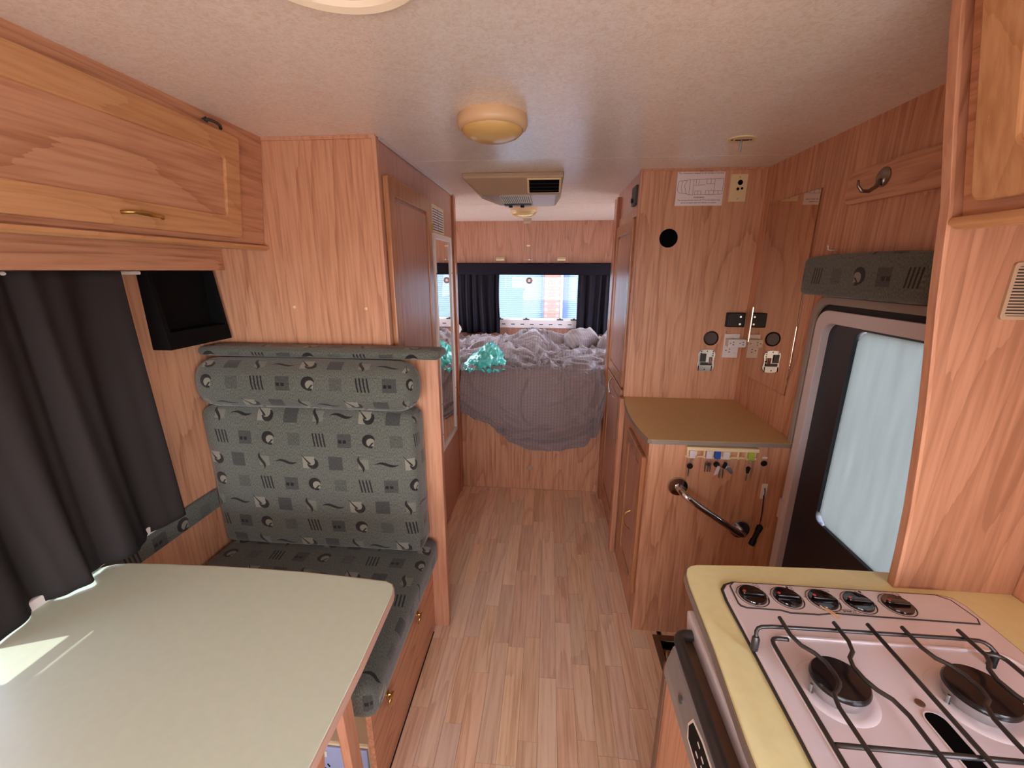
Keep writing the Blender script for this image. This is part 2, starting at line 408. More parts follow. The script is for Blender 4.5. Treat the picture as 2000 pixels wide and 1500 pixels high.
def plate(name, axis, d0, d1, a, b, holes, mat, parent=None, **kw):
    """slab with rectangular holes; a=(a0,a1), b=(b0,b1) in remaining axes; shared vertices so it is one piece"""
    As = sorted({a[0], a[1]} | {h[0] for h in holes} | {h[1] for h in holes}); Bs = sorted({b[0], b[1]} | {h[2] for h in holes} | {h[3] for h in holes})
    def P(p, q, d): return {'z': (p, q, d), 'y': (p, d, q), 'x': (d, p, q)}[axis]
    idx = {}; v = []; f = []
    def V(i, j, k):
        key = (i, j, k)
        if key not in idx: idx[key] = len(v); v.append(P(As[i], Bs[j], (d0, d1)[k]))
        return idx[key]
    def solid(i, j):
        if not (0 <= i < len(As)-1 and 0 <= j < len(Bs)-1): return False
        cx, cy = (As[i]+As[i+1])/2, (Bs[j]+Bs[j+1])/2
        return not any(h[0] < cx < h[1] and h[2] < cy < h[3] for h in holes)
    for i in range(len(As)-1):
        for j in range(len(Bs)-1):
            if not solid(i, j): continue
            f.append((V(i, j, 0), V(i+1, j, 0), V(i+1, j+1, 0), V(i, j+1, 0))); f.append((V(i, j, 1), V(i, j+1, 1), V(i+1, j+1, 1), V(i+1, j, 1)))
            if not solid(i-1, j): f.append((V(i, j, 0), V(i, j+1, 0), V(i, j+1, 1), V(i, j, 1)))
            if not solid(i+1, j): f.append((V(i+1, j, 0), V(i+1, j, 1), V(i+1, j+1, 1), V(i+1, j+1, 0)))
            if not solid(i, j-1): f.append((V(i, j, 0), V(i, j, 1), V(i+1, j, 1), V(i+1, j, 0)))
            if not solid(i, j+1): f.append((V(i, j+1, 0), V(i+1, j+1, 0), V(i+1, j+1, 1), V(i, j+1, 1)))
    return G().add(v, f).obj(name, mat, parent, **kw)
def text(name, body, size, loc, rot, mat, parent, extrude=.0002, align='CENTER', sx=1):
    cu = bpy.data.curves.new(name, 'FONT'); cu.body = body; cu.size = size; cu.extrude = extrude; cu.align_x = align; cu.align_y = 'CENTER'
    t = bpy.data.objects.new(name, cu); COL.objects.link(t)
    dg = bpy.context.evaluated_depsgraph_get(); me = bpy.data.meshes.new_from_object(t.evaluated_get(dg))
    bpy.data.objects.remove(t)
    M = Matrix.Translation(loc) @ Matrix(rot).transposed().to_4x4() @ Matrix.Diagonal((sx, 1, 1, 1))
    me.transform(M); me.materials.clear(); me.materials.append(mat)
    o = bpy.data.objects.new(name, me); COL.objects.link(o); o['kind'] = 'stuff'
    if parent: adopt(o, parent)
    return o
FRONT = ((1, 0, 0), (0, 0, 1), (0, -1, 0))        # text read on a surface that faces the camera (-y)
def cushion(name, x0, x1, y0, y1, z0, z1, r, mat, puff=.01, n=(26, 8, 20), up='z', uo=(0, 0), parent=None, lump=.003, bend=None):
    def stops(a0, a1, k):
        s = [a0 + r*(1-math.cos(t*math.pi/8)) for t in range(4)] + [a0+r+(a1-a0-2*r)*i/k for i in range(k+1)] + [a1 - r*(1-math.cos((3-t)*math.pi/8)) for t in range(4)]
        o = []
        for q in s:
            if not o or q-o[-1] > 1e-5: o.append(q)
        return o
    X, Y, Z = stops(x0, x1, n[0]), stops(y0, y1, n[1]), stops(z0, z1, n[2])
    lo = Vector((x0, y0, z0)); hi = Vector((x1, y1, z1)); mid = (lo+hi)/2; half = (hi-lo)/2
    g = {}; v = []; f = []; uvs = []; key_uv = []
    def shape(p):
        p = Vector(p); q = Vector([min(max(p[i], lo[i]+r), hi[i]-r) for i in range(3)]); d = p-q
        if d.length > 1e-9: p2 = q + d.normalized()*r
        else: p2 = p
        t = [(p2[i]-mid[i])/half[i] for i in range(3)]
        w = [max(0, 1-abs(c)**3.2) for c in t]
        for i in range(3):
            j, k = (i+1) % 3, (i+2) % 3
            if (i == 1 and t[1] > 0) or (i == 2 and t[2] < 0) or i == 0: continue
            p2[i] += puff*t[i]*w[j]*w[k]
        nn = noise.noise(Vector(p)*9)*lump
        p2 += (p2-mid).normalized()*nn
        if bend: p2 = bend(p2)
        return tuple(p2)
    def face(pts, uv):
        idx = []
        for p in pts:
            kk = tuple(round(c, 5) for c in p)
            if kk not in g: g[kk] = len(v); v.append(shape(p))
            idx.append(g[kk])
        f.append(tuple(idx)); key_uv.append(uv)
    for i in range(len(X)-1):
        for k in range(len(Z)-1):
            for yy in (y0, y1):
                P = [(X[i], yy, Z[k]), (X[i+1], yy, Z[k]), (X[i+1], yy, Z[k+1]), (X[i], yy, Z[k+1])]
                face(P, [(p[0]+uo[0], p[2]+uo[1]) for p in P])
    for i in range(len(X)-1):
        for j in range(len(Y)-1):
            for zz in (z0, z1):
                P = [(X[i], Y[j], zz), (X[i+1], Y[j], zz), (X[i+1], Y[j+1], zz), (X[i], Y[j+1], zz)]
                face(P, [(p[0]+uo[0], z1+uo[1]+(p[1]-y0)) for p in P])
    for j in range(len(Y)-1):
        for k in range(len(Z)-1):
            for xx in (x0, x1):
                P = [(xx, Y[j], Z[k]), (xx, Y[j+1], Z[k]), (xx, Y[j+1], Z[k+1]), (xx, Y[j], Z[k+1])]
                if up == 'z': face(P, [(x1+uo[0]+p[1]-y0, p[2]+uo[1]) for p in P])
                else: face(P, [(x1+uo[0]+(z1-p[2]), z1+uo[1]+(p[1]-y0)) for p in P])
    me = bpy.data.meshes.new(name); me.from_pydata(v, [], f); me.update()
    ul = me.uv_layers.new(name='UVMap'); li = 0
    for q in key_uv:
        for c in q: ul.data[li].uv = c; li += 1
    bm = bmesh.new(); bm.from_mesh(me); bmesh.ops.recalc_face_normals(bm, faces=bm.faces); bm.to_mesh(me); bm.free()
    for p in me.polygons: p.use_smooth = True
    me.materials.append(mat); o = bpy.data.objects.new(name, me); COL.objects.link(o)
    if parent: adopt(o, parent)
    return o
def struct(o): o['kind'] = 'structure'; return o

# ================================================================== SHELL
XL, XR, YB, YF = -1.27, .93, 4.02, -1.4
SW = (.504, .93, .74, 1.478)      # entry step well x0,x1,y0,y1
floor = struct(plate('floor', 'z', -.05, -.008, (XL, XR), (YF, YB), [SW], DARKGREY))
plank_me = bpy.data.meshes.new('plank')
_g = G().box(0, 1, 0, 1, -.008, 0); plank_me.from_pydata(_g.v, [], _g.f); plank_me.materials.append(FL); plank_me.update()
def planks():
    w = .0655; x = -.59; c = 0
    while x < .93:
        xa, xb = x, min(x+w, .93); xm = (xa+xb)/2
        if xm < -.44: y0, y1 = 1.44, 2.70
        elif xm < .43: y0, y1 = .30, 2.70
        elif xm < .504: y0, y1 = .45, 1.56
        else: y0, y1 = 1.478, 1.54
        if xb > .504 > xa: xb = .504; y0, y1 = .45, 1.56
        y = y0 - random.random()*.4
        while y < y1:
            L = random.uniform(.26, .52); a, b = max(y, y0), min(y+L, y1)
            if b-a > .01:
                o = bpy.data.objects.new('plank', plank_me); COL.objects.link(o); o.location = (xa+.0004, a+.0004, 0); o.scale = (xb-xa-.0008, b-a-.0008, 1); o.parent = floor
            y += L
        x += w; c += 1
planks()
box('floor_sheet', XL, XR, YF, .30, -.008, 0, FL, floor, bevel=0)
# entry step well
sw = thing('entry_step', 'sunken wooden entry step with brown metal nosing by the door', 'step', (.7, 1.1, -.2))
box('tread', SW[0], .98, SW[2], SW[3], -.21, -.19, WX, sw)
G().box(SW[0]-.012, SW[0], SW[2], SW[3], -.20, -.008).box(SW[0]-.012, .93, SW[3], SW[3]+.012, -.20, -.008).box(SW[0]-.012, .93, SW[2]-.012, SW[2], -.20, -.008).obj('riser', WX, sw)
G().box(SW[0]-.022, SW[0]+.004, SW[2], SW[3]+.022, -.004, .004).obj('nosing', DALU, sw, bevel=.001)
G().box(SW[0]-.022, .93, SW[3]-.004, SW[3]+.022, -.003, .0035).obj('nosing', DALU, sw, bevel=.001)

ceiling = struct(box('ceiling', XL-.05, XR+.05, YF, YB+.05, H+.012, H+.05, MATTE, bevel=0))
for a, b in ((YF, .655), (.659, 1.8615), (1.8655, 3.036), (3.04, YB+.05)):
    box('ceiling_panel', XL-.05, XR+.05, a, b, H, H+.012, CEIL, ceiling, bevel=0)
# walls
LW = (.43, 1.06, .775, 1.40)
KW = (-1.22, .05, .98, 1.57)       # unseen side window, added behind the camera to light the left locker
BW = (2.90, 3.92, .96, 1.62)        # bed side windows
wall_left = struct(plate('wall_left', 'x', XL-.03, XL, (YF, YB+.03), (-.05, H), [LW, BW], WZ))
DW = (1.02, 1.36, .69, 1.37)         # door glass opening
wall_right = struct(plate('wall_right', 'x', XR, XR+.03, (YF, YB+.03), (-.25, H), [(.92, 1.50, -.25, 1.40), BW, KW], WZ))
RW = (-.49, .29, 1.06, 1.50)
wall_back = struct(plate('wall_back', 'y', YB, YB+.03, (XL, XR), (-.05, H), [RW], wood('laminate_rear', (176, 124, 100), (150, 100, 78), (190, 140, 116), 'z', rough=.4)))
wall_front = struct(plate('wall_front', 'y', YF-.03, YF, (XL, XR), (-.05, H), [(-1.05, .80, .58, 1.40)], WZ))

# ------------------------------------------------------------------ windows
def window_frame(name, axis, d0, d1, a0, a1, b0, b1, w, mat, label=None):
    return G().ringprism(rrect(a0, a1, b0, b1, .02, 3), rrect(a0+w, a1-w, b0+w, b1-w, .015, 3), d0, d1, axis).obj(name, mat, bevel=.001)
GL = glass_mat('window_glass'); GT = glass_mat('tinted_window_glass', (.86, .87, .88), fac=.015)
w1 = struct(window_frame('window_1', 'x', XL-.045, XL-.005, LW[0], LW[1], LW[2], LW[3], .025, WHITE))
G().box(XL-.045, XL-.02, LW[0]+.02, LW[1]-.02, 1.285, 1.315).obj('window_bar', WHITE, w1)
G().box(XL-.030, XL-.026, LW[0]+.02, LW[1]-.02, LW[2]+.02, LW[3]-.02).obj('pane', glass_mat('smoky_window_glass', (.50, .51, .53), fac=.04), w1)
for nm, xx in (('window_2', XL-.035), ('window_3', XR+.005)):
    q = struct(window_frame(nm, 'x', xx, xx+.03, BW[0], BW[1], BW[2], BW[3], .022, WHITE))
    G().box(xx+.013, xx+.017, BW[0]+.02, BW[1]-.02, BW[2]+.02, BW[3]-.02).obj('pane', GL, q)
w4 = struct(window_frame('window_4', 'y', YB-.006, YB+.035, RW[0]-.02, RW[1]+.02, RW[2]-.02, RW[3]+.02, .032, WHITE))
G().box(RW[0], RW[1], YB+.012, YB+.016, RW[2], RW[3]).obj('pane', GT, w4)
vb = box('vent_rail', RW[0]-.02, RW[1]+.02, YB-.022, YB, .985, 1.062, FRAMEW, w4, bevel=.003)
for i in range(8):
    xx = RW[0]+.045+i*.09
    box('vent_slot', xx, xx+.036, YB-.0235, YB-.018, 1.016, 1.024, BLACK, vb, bevel=0)
for xx in (RW[0]+.03, RW[0]+.28, RW[1]-.18, RW[1]-.05):
    G().box(xx-.03, xx+.03, YB-.03, YB-.012, 1.062, 1.074).lathe([(.010, 0), (.010, .012)], (xx, YB-.022, 1.07), n=12).obj('window_latch', DARKGREY, w4, bevel=.001)
for _n, _w in (('added_window_6', KW),): struct(window_frame(_n, 'x', XR+.002, XR+.03, _w[0], _w[1], _w[2], _w[3], .025, WHITE))  # frame of the unseen window added for light
w5 = struct(G().ringprism(rrect(-1.07, .82, .56, 1.42, .04, 3), rrect(-1.03, .78, .60, 1.38, .03, 3), YF-.04, YF+.005, 'y').obj('window_5', BLACK))
# window sticker
st = thing('window_sticker', 'small round red and white sticker on the rear window glass', 'sticker', (-.195, YB+.010, 1.43))
sx0, sz0 = -.188, 1.425; yy = YB+.0112
G().lathe([(.030, 0), (.030, .0006)], (sx0, yy, sz0), (0, -1, 0)).obj('disc', plain('sticker_grey', (120, 96, 106), .5), st)
G().box(sx0-.024, sx0+.024, yy-.0012, yy-.0006, sz0-.009, sz0+.013).obj('band', plain('sticker_red', (196, 110, 110), .5), st)
G().box(sx0-.010, sx0+.010, yy-.0018, yy-.0012, sz0-.012, sz0+.014).obj('badge', plain('sticker_white', (238, 238, 232), .5), st)

# ------------------------------------------------------------------ outside
ground = struct(box('ground', -30, 30, -25, 30, -.75, -.7, plain('concrete_ground', (176, 166, 156), .9), bevel=0))
garage = thing('garage_building', 'brick garage with pale blue roller doors outside the rear window', 'building', (0, 9, -.7))
rd = plain('roller_door_blue', (106, 126, 136), .5)
def roller(x0, x1):
    P = [[(x, 9.0+.010*math.cos(zz*2*math.pi/.042), zz) for zz in [-.7+i*.006 for i in range(600)]] for x in (x0, x1)]
    return G().grid(P)
roller(-4.5, -.13).obj('roller_door', rd, garage, smooth='all')
roller(.39, 5).obj('roller_door', rd, garage, smooth='all')
box('door_jamb', -.135, -.107, 8.9, 9.05, -.7, 2.9, plain('jamb_blue', (70, 84, 116), .5), garage)
box('door_jamb', .233, .29, 8.9, 9.05, -.7, 2.9, plain('jamb_lilac', (124, 128, 146), .5), garage)
box('door_jamb', .29, .39, 8.93, 9.05, -.7, 2.9, plain('jamb_blue2', (60, 76, 118), .5), garage)
bk = plain('mortar', (128, 112, 106), .9)
pl = box('brick_pillar', -.107, .233, 8.93, 9.1, -.7, 2.9, bk, garage, bevel=0)
bme = bpy.data.meshes.new('brick'); _g = G().box(0, .162, -.010, .03, 0, .052); bme.from_pydata(_g.v, [], _g.f); bme.update()
bme.materials.append(plain('brick_clay', (134, 96, 86), .9, var=.25, vscale=2.5))
for r_ in range(30):
    zz = .45+r_*.062
    for xx in ((-.105, .067) if r_ % 2 else (-.02,)):
        o = bpy.data.objects.new('brick', bme); COL.objects.link(o); o.location = (xx, 8.93, zz); o.parent = pl
box('wall_section', -9, -4.5, 8.95, 9.1, -.7, 2.9, bk, garage); box('wall_section', 5, 9, 8.95, 9.1, -.7, 2.9, bk, garage)
box('fascia', -9, 9, 7.7, 9.2, 2.9, 3.2, rd, garage)  # unseen deep eave, extended forward to keep the sun off the garage front

# ================================================================== LEFT SIDE
# wardrobe block
wd = thing('wardrobe', 'floor to ceiling beech laminate wardrobe beside the aisle on the left', 'wardrobe', (-.9, 2.1, 0))
XA = -.588
box('front_panel', XL, XA-.004, 1.505, 1.523, 0, H, WZ, wd, bevel=.001)
box('side_panel', XA-.022, XA-.001, 1.523, 2.66, 0, H, RZ, wd, bevel=.001)
box('corner_strip', XA-.012, XA+.003, 1.498, 1.524, 1.242, H-.004, EDGE, wd, bevel=.003)
box('back_panel', XL, XA-.002, 2.62, 2.66, 0, H, WZ, wd)
G().box(XL+.02, -1.0, 1.4985, 1.505, 1.935, H).box(-1.0, XA, 1.4985, 1.505, 1.938, H).obj('top_bead', EDGE, wd, bevel=.001)
G().box(XA, XA+.006, 1.53, 2.62, 1.94, H).obj('top_bead', FRAMEW, wd, bevel=.001)
box('end_post', XA-.002, XA+.012, 2.615, 2.64, 0, H-.002, POST, wd, bevel=.004)
box('end_post', XA-.02, XA+.006, 2.66, 2.70, 0, H-.002, POST, wd, bevel=.004)
for q in ((-.948, 1.382), (-.671, 1.379)):
    G().lathe([(.0055, 0), (.0055, .002), (.002, .003)], (q[0], 1.505, q[1]), (0, -1, 0), 12).obj('screw_cap', CREAM, wd, smooth=True)
def framed_door(name, x, y0, y1, z0, z1, th, side, fw, parent, fm, pm, hinge=None, arch=0):
    """raised frame door on a plane x=const; side=+1 faces +x, -1 faces -x"""
    xo = x+side*th
    A = rrect(y0, y1, z0, z1, .012, 4)
    d = G().ringprism(A, rrect(y0+fw, y1-fw, z0+fw, z1-fw, .018, 4), min(x, xo), max(x, xo), 'x').obj(name, fm, parent, bevel=.004, seg=3)
    G().prism(rrect(y0+fw-.002, y1-fw+.002, z0+fw-.002, z1-fw+.002, .018, 4), min(x, x+side*th*.45), max(x, x+side*th*.45), 'x').obj('inset_panel', pm, d)
    # raised field with bevelled border
    G().prism(rrect(y0+fw+.012, y1-fw-.012, z0+fw+.012, z1-fw-.012, .012, 4), min(x, x+side*th*.8), max(x, x+side*th*.8), 'x').obj('raised_panel', pm, d, bevel=.003)
    return d
framed_door('door', XA-.001, 1.540, 2.085, .10, 1.838, .020, 1, .062, wd, OZ2, RZ)
G().box(XA+.019, XA+.024, 2.079, 2.093, 1.70, 1.73).obj('hinge', BRASS, wd)
vg = G().ringprism(rrect(2.150, 2.385, 1.702, 1.832, .004, 2), rrect(2.162, 2.373, 1.712, 1.822, .003, 2), XA, XA+.006, 'x').obj('vent_grille', CREAM, wd, bevel=.001)
box('grille_backing', XA-.0005, XA+.001, 2.155, 2.38, 1.705, 1.83, DARKGREY, vg, bevel=0)
for i in range(9):
    z = 1.717+i*.0122
    box('louvre', XA+.001, XA+.006, 2.16, 2.263, z, z+.007, WHITE, vg, bevel=0); box('louvre', XA+.001, XA+.006, 2.271, 2.376, z, z+.007, WHITE, vg, bevel=0)
mr = thing('wall_mirror', 'tall narrow framed mirror on the wardrobe wall beside the aisle', 'mirror', (XA, 2.33, .51))
G().ringprism(rrect(2.145, 2.52, .513, 1.698, .004, 2), rrect(2.172, 2.493, .540, 1.671, .003, 2), XA+.0005, XA+.014, 'x').obj('frame', plain('mirror_frame', (228, 214, 206), .3), mr, bevel=.003)
box('glass', XA+.001, XA+.006, 2.170, 2.495, .538, 1.673, MIRROR, mr, bevel=0)
for z in (1.50, .80, .62):
    for y in (2.158, 2.506): G().lathe([(.004, 0), (.004, .0015)], (XA+.014, y, z), (1, 0, 0), 10).obj('screw', DARKGREY, mr)

# overhead locker left (sloping front)
ol = thing('overhead_locker', 'long beech overhead locker above the dinette on the left', 'overhead cabinet', (-1.1, .75, 1.58))
def slope_panel(g, u0, u1, z0, z1, t0, t1, y0, y1): pass
def OX(z): return -.987 - (.045)*(1.95-z)/.35        # front plane of the left locker
def sloped(g, y0, y1, z0, z1, d0, d1):
    """slab following the sloping front; d = distance proud of the plane"""
    v = []
    for y in (y0, y1):
        for z in (z0, z1):
            for d in (d0, d1): v.append((OX(z)+d, y, z))
    return g.add(v, [(0, 1, 3, 2), (4, 6, 7, 5), (0, 4, 5, 1), (2, 3, 7, 6), (0, 2, 6, 4), (1, 5, 7, 3)])
sloped(G(), -.6, 1.503, 1.605, 1.95, -.016, 0).obj('front_panel', WY, ol)
G().prism([(XL, 1.60), (OX(1.6)-.005, 1.60), (OX(1.6)-.005, 1.61), (XL, 1.61)], -.6, 1.503, 'y').obj('bottom_panel', WY, ol)
G().prism([(-1.045, 1.583), (-1.022, 1.583), (-1.012, 1.590), (-1.014, 1.599), (-1.045, 1.604)], -.6, 1.503, 'y').obj('bottom_lip', OY, ol, bevel=.002)
def sl_ring(g, y0, y1, z0, z1, w, r, d0, d1, wr=None):
    o = rrect(y0, y1, z0, z1, .012, 4); i = rrect(y0+w, y1-w, z0+w, z1-w, r, 4); n = len(o)
    v = [(OX(z)+d0, y, z) for y, z in o]+[(OX(z)+d0, y, z) for y, z in i]+[(OX(z)+d1, y, z) for y, z in o]+[(OX(z)+d1, y, z) for y, z in i]; f = []
    for a in range(n):
        j = (a+1) % n; f += [(a, j, j+n, a+n), (a+2*n, a+3*n, j+3*n, j+2*n), (a, a+2*n, j+2*n, j), (a+n, j+n, j+3*n, a+3*n)]
    return g.add(v, f)
od = sl_ring(G(), .42, 1.372, 1.617, 1.912, .062, .014, .0005, .019).obj('locker_door', OY, ol, bevel=.003)
sloped(G(), .47, 1.322, 1.667, 1.862, .0005, .010).obj('inset_panel', WY, od)
o2 = sl_ring(G(), -.56, .40, 1.617, 1.912, .062, .014, .0005, .019).obj('locker_door', OY, ol, bevel=.003)
sloped(G(), -.51, .35, 1.667, 1.862, .0005, .010).obj('inset_panel', WY, o2)
G().tube([(-1.008, .968, 1.647), (-.988, .985, 1.649), (-.985, 1.02, 1.648), (-.988, 1.06, 1.646), (-1.008, 1.078, 1.647)], [.0045, .0045, .006, .0035, .006], 8, smooth=0).obj('handle', BRASS, od, smooth='all')
G().tube([(-.981, 1.25, 1.925), (-.974, 1.262, 1.929), (-.974, 1.30, 1.927), (-.982, 1.312, 1.92)], .0045, 8, smooth=1).tube([(-.979, 1.24, 1.925), (-.976, 1.25, 1.931), (-.979, 1.257, 1.921)], .0025, 8, closed=True).obj('lid_stay', DARKGREY, ol, smooth='all')
pm = thing('curtain_pelmet', 'plain beech board pelmet above the left window', 'pelmet', (-1.2, .45, 1.51))
box('board', -1.212, -1.198, -.6, 1.503, 1.514, 1.598, WY, pm, bevel=.002)
# tv bracket box
tv = thing('wall_pocket', 'black open wall pocket below the pelmet on the left', 'wall pocket', (-1.25, 1.35, 1.26))
def pocket():
    zt, zb = 1.512, 1.265; y0, y1 = 1.222, 1.488
    def xf(z): return -1.205-.03*(z-zb)/(zt-zb)
    fr = G()
    o = [(y0, zb), (y1, zb), (y1, zt), (y0, zt)]; i = [(y0+.018, zb+.055), (y1-.012, zb+.055), (y1-.012, zt-.006), (y0+.018, zt-.006)]
    v = [(xf(z), y, z) for y, z in o]+[(xf(z), y, z) for y, z in i]+[(XL+.001, y, z) for y, z in o]+[(XL+.006, y, z) for y, z in i]
    f = []
    for a in range(4):
        j = (a+1) % 4; f += [(a, j, j+4, a+4), (a, a+8, j+8, j), (a+4, j+4, j+12, a+12)]
    f += [(8, 9, 10, 11), (12, 13, 14, 15)]
    return fr.add(v, f)
pocket().obj('pocket_body', plain('pocket_black', (9, 8, 8), .8, spec=.15), tv, bevel=.0015)
# left curtain
def curtain(name, P0, P1, z0, z1, amp, folds, mat, seed=0, nx=150, nz=34, flare=1.0, hem=None, gather=None, parent=None, push=None):
    a, b = Vector(P0), Vector(P1); d = (b-a).normalized(); nrm = Vector((-d.y, d.x)) ; L = (b-a).length
    rows = []
    for j in range(nz+1):
        t = j/nz; zz_ = z1 + (z0-z1)*t; row = []
        for i in range(nx+1):
            s = i/nx
            ph = s*folds*2*math.pi + seed + .7*math.sin(s*9+seed) + .35*math.sin(t*3+s*14)
            am = amp*(.45+.55*t*flare)*(1+.45*math.sin(s*23+seed*2))
            w = math.sin(ph)*am + am*.35*math.sin(2.3*ph+t*1.5)
            ss = s + (gather(s, t) if gather else 0)
            p = a + d*(L*ss) + nrm*w
            z = zz_ + (hem(s)*t if hem else 0)
            q = Vector((p.x, p.y, z))
            if push: q = push(q, s, t)
            row.append(tuple(q))
        rows.append(row)
    return G().grid(rows).obj(name, mat, parent, smooth='all', solid=.0025, fix=False)
c1 = curtain('curtain', (-1.215, 1.118), (-1.215, .615), .728, 1.512, .024, 3.1, CURT, seed=1.2,
             gather=lambda s, t: (.03*math.sin(s*6)+.0)*t - .055*t*(1-s)*0, hem=lambda s: -.004*math.sin(s*9),
             push=lambda q, s, t: q + Vector((.035*t*t*(math.sin(s*2.6+.25))*(1 if s > .1 else s*10), .012*t*(1-s), 0)))
tag(c1, 'dark charcoal curtain hanging over the dinette window', 'curtain')
G().cyl((-1.235, -.3, 1.507), (-1.235, 1.2, 1.507), .006, 10).obj('curtain_track', WHITE, c1, smooth=True)
# upholstered band on the wall
wb = cushion('wall_band', XL+.001, XL+.016, .60, 1.34, .625, .702, .005, FAB, puff=.002, n=(2, 30, 5), lump=0)
tag(wb, 'narrow patterned upholstered band on the left wall under the window', 'wall trim')
# sill ledge
sill = tag(box('window_ledge', XL+.001, XL+.05, -.3, 1.06, .718, .745, WHITE, bevel=.004), 'white window ledge under the charcoal curtain', 'ledge')

# divider + padded cap
dv = thing('bench_divider', 'beech divider panel behind the dinette bench at the aisle', 'divider', (-.8, 1.48, 0))
box('panel', XL, -.468, 1.467, 1.4975, 0, 1.212, WZ, dv, bevel=.001)
box('end_post', -.468, -.400, 1.465, 1.4975, 0, 1.212, EDGE, dv, bevel=.003)
cap = cushion('padded_cap', XL+.002, -.372, 1.385, 1.4965, 1.2135, 1.246, .0155, FAB, puff=.002, n=(50, 4, 2), uo=(.12, .315), lump=.0008)
tag(cap, 'thin patterned padded cap lying along the top of the bench divider', 'padded shelf')
bl = cushion('bolster', XL+.004, -.447, 1.312, 1.462, 1.03, 1.208, .072, FAB, puff=.006, n=(40, 3, 4), uo=(.03, .0335), lump=.003)
tag(bl, 'rounded patterned headrest bolster on top of the dinette backrest', 'cushion')
def bk_bend(p):
    return p
bc = cushion('back_cushion', XL+.004, -.459, 1.338, 1.462, .462, 1.028, .032, FAB, puff=.022, n=(40, 3, 30), uo=(0, .072), lump=.003)
tag(bc, 'large patterned upright backrest cushion of the dinette bench', 'cushion')
sc_ = cushion('seat_cushion', XL+.004, -.428, .80, 1.455, .352, .458, .03, FAB, puff=.008, n=(36, 26, 3), uo=(.2, .06), up='y', lump=.003)
tag(sc_, 'patterned seat cushion on the dinette bench behind the table', 'cushion')
# bench box
bb_ = thing('bench_box', 'beech laminate storage box under the dinette seat cushion', 'bench', (-.85, 1.15, 0))
G().prism([(.845, 0), (1.466, 0), (1.466, .350), (.838, .350), (.838, .20)], -.480, -.463, 'x').obj('side_panel', WY, bb_, bevel=.0015)
box('lid', XL, -.481, .842, 1.466, .332, .350, WX, bb_)
box('end_panel', XL, -.481, 1.02, 1.036, 0, .331, WX, bb_)
box('support_block', -.56, -.482, .88, .96, .285, .331, EDGE, bb_)
for (y, z) in ((1.248, .253), (.947, .246)):
    rp = G().tube([(-.452+.004*math.sin(a), y+.017*math.cos(a)+.0, z+.017*math.sin(a)) for a in [i*2*math.pi/20 for i in range(20)]], .0035, 8, closed=True).obj('ring_pull', BRASS, bb_, smooth='all')
    G().lathe([(.011, 0), (.011, .003), (.006, .006), (.004, .012)], (-.463, y, z+.017), (1, 0, 0), 16).obj('rosette', BRASS, bb_, smooth=True)
# power box at the end of the bench
pb = thing('power_point_box', 'white surface mounted double power point on the bench end', 'power point', (-.6, .86, .1))
box('housing', -.68, -.495, .865, .97, .0, .158, CREAM, pb, bevel=.008)
box('face_plate', -.676, -.499, .858, .866, .006, .152, plain('socket_face', (168, 176, 204), .4), pb, bevel=.003)
for xc in (-.535, -.635):
    box('rocker_switch', xc-.014, xc+.014, .853, .859, .118, .139, WHITE, pb, bevel=.003)
    for dx, dz, an in ((-.012, 0, .5), (.012, 0, -.5), (0, -.017, 0)):
        q = Matrix.Rotation(an, 3, 'Y'); g = G()
        vv = [q @ Vector((sx_*.002, 0, sz_*.006)) for sx_ in (-1, 1) for sz_ in (-1, 1)]
        g.add([(xc+dx+a.x, yy_, .080+dz+a.z) for yy_ in (.8565, .8582) for a in vv], [(0, 1, 3, 2), (4, 6, 7, 5), (0, 2, 6, 4), (1, 5, 7, 3), (0, 4, 5, 1), (2, 3, 7, 6)]).obj('pin_slot', BLACK, pb)

# dinette table
tb = thing('dinette_table', 'pale cream laminate dinette table with rounded corners', 'table', (-.8, .4, 0))
TP = [(-1.245, -.2), (-.385, -.2), (-.381, .20), (-.377, .45), (-.3745, .655), (-.3795, .855), (-.3835, .875), (-.393, .889), (-.412, .8975), (-.50, .904), (-.64, .9115), (-.78, .9135), (-.908, .9125), (-1.05, .908), (-1.15, .9015), (-1.19, .893), (-1.232, .87), (-1.245, .83)]
G().prism(TP, .696, .72, 'z').obj('table_top', TABLE, tb, bevel=.0015)
def offs(P, d):
    c = Vector((-.8, .36)); n = len(P); out = []
    for i in range(n):
        a, b, e = Vector(P[i-1]), Vector(P[i]), Vector(P[(i+1) % n]); t = (e-a).normalized(); nn = Vector((t.y, -t.x))
        out.append(tuple(b+nn*d))
    return out
G().ringprism(offs(TP, .0025), offs(TP, -.001), .697, .7185, 'z').obj('edge_band', TRIMPINK, tb)
leg_m = OZ
def slant(p0, p1, w, d):
    a, b = Vector(p0), Vector(p1); v = []
    for p in (a, b):
        for sx_ in (-1, 1):
            for sy_ in (-1, 1): v.append((p.x+sx_*w/2, p.y+sy_*d/2, p.z))
    return G().add(v, [(0, 1, 3, 2), (4, 6, 7, 5), (0, 4, 5, 1), (2, 3, 7, 6), (0, 2, 6, 4), (1, 5, 7, 3)])
slant((-.452, .690, .696), (-.462, .745, 0), .022, .045).obj('leg', EDGE, tb, bevel=.003)
slant((-.452, .60, .696), (-.505, .59, 0), .022, .045).obj('leg', EDGE, tb, bevel=.003)
box('leg_rail', -.50, -.44, .56, .76, .66, .696, EDGE, tb)

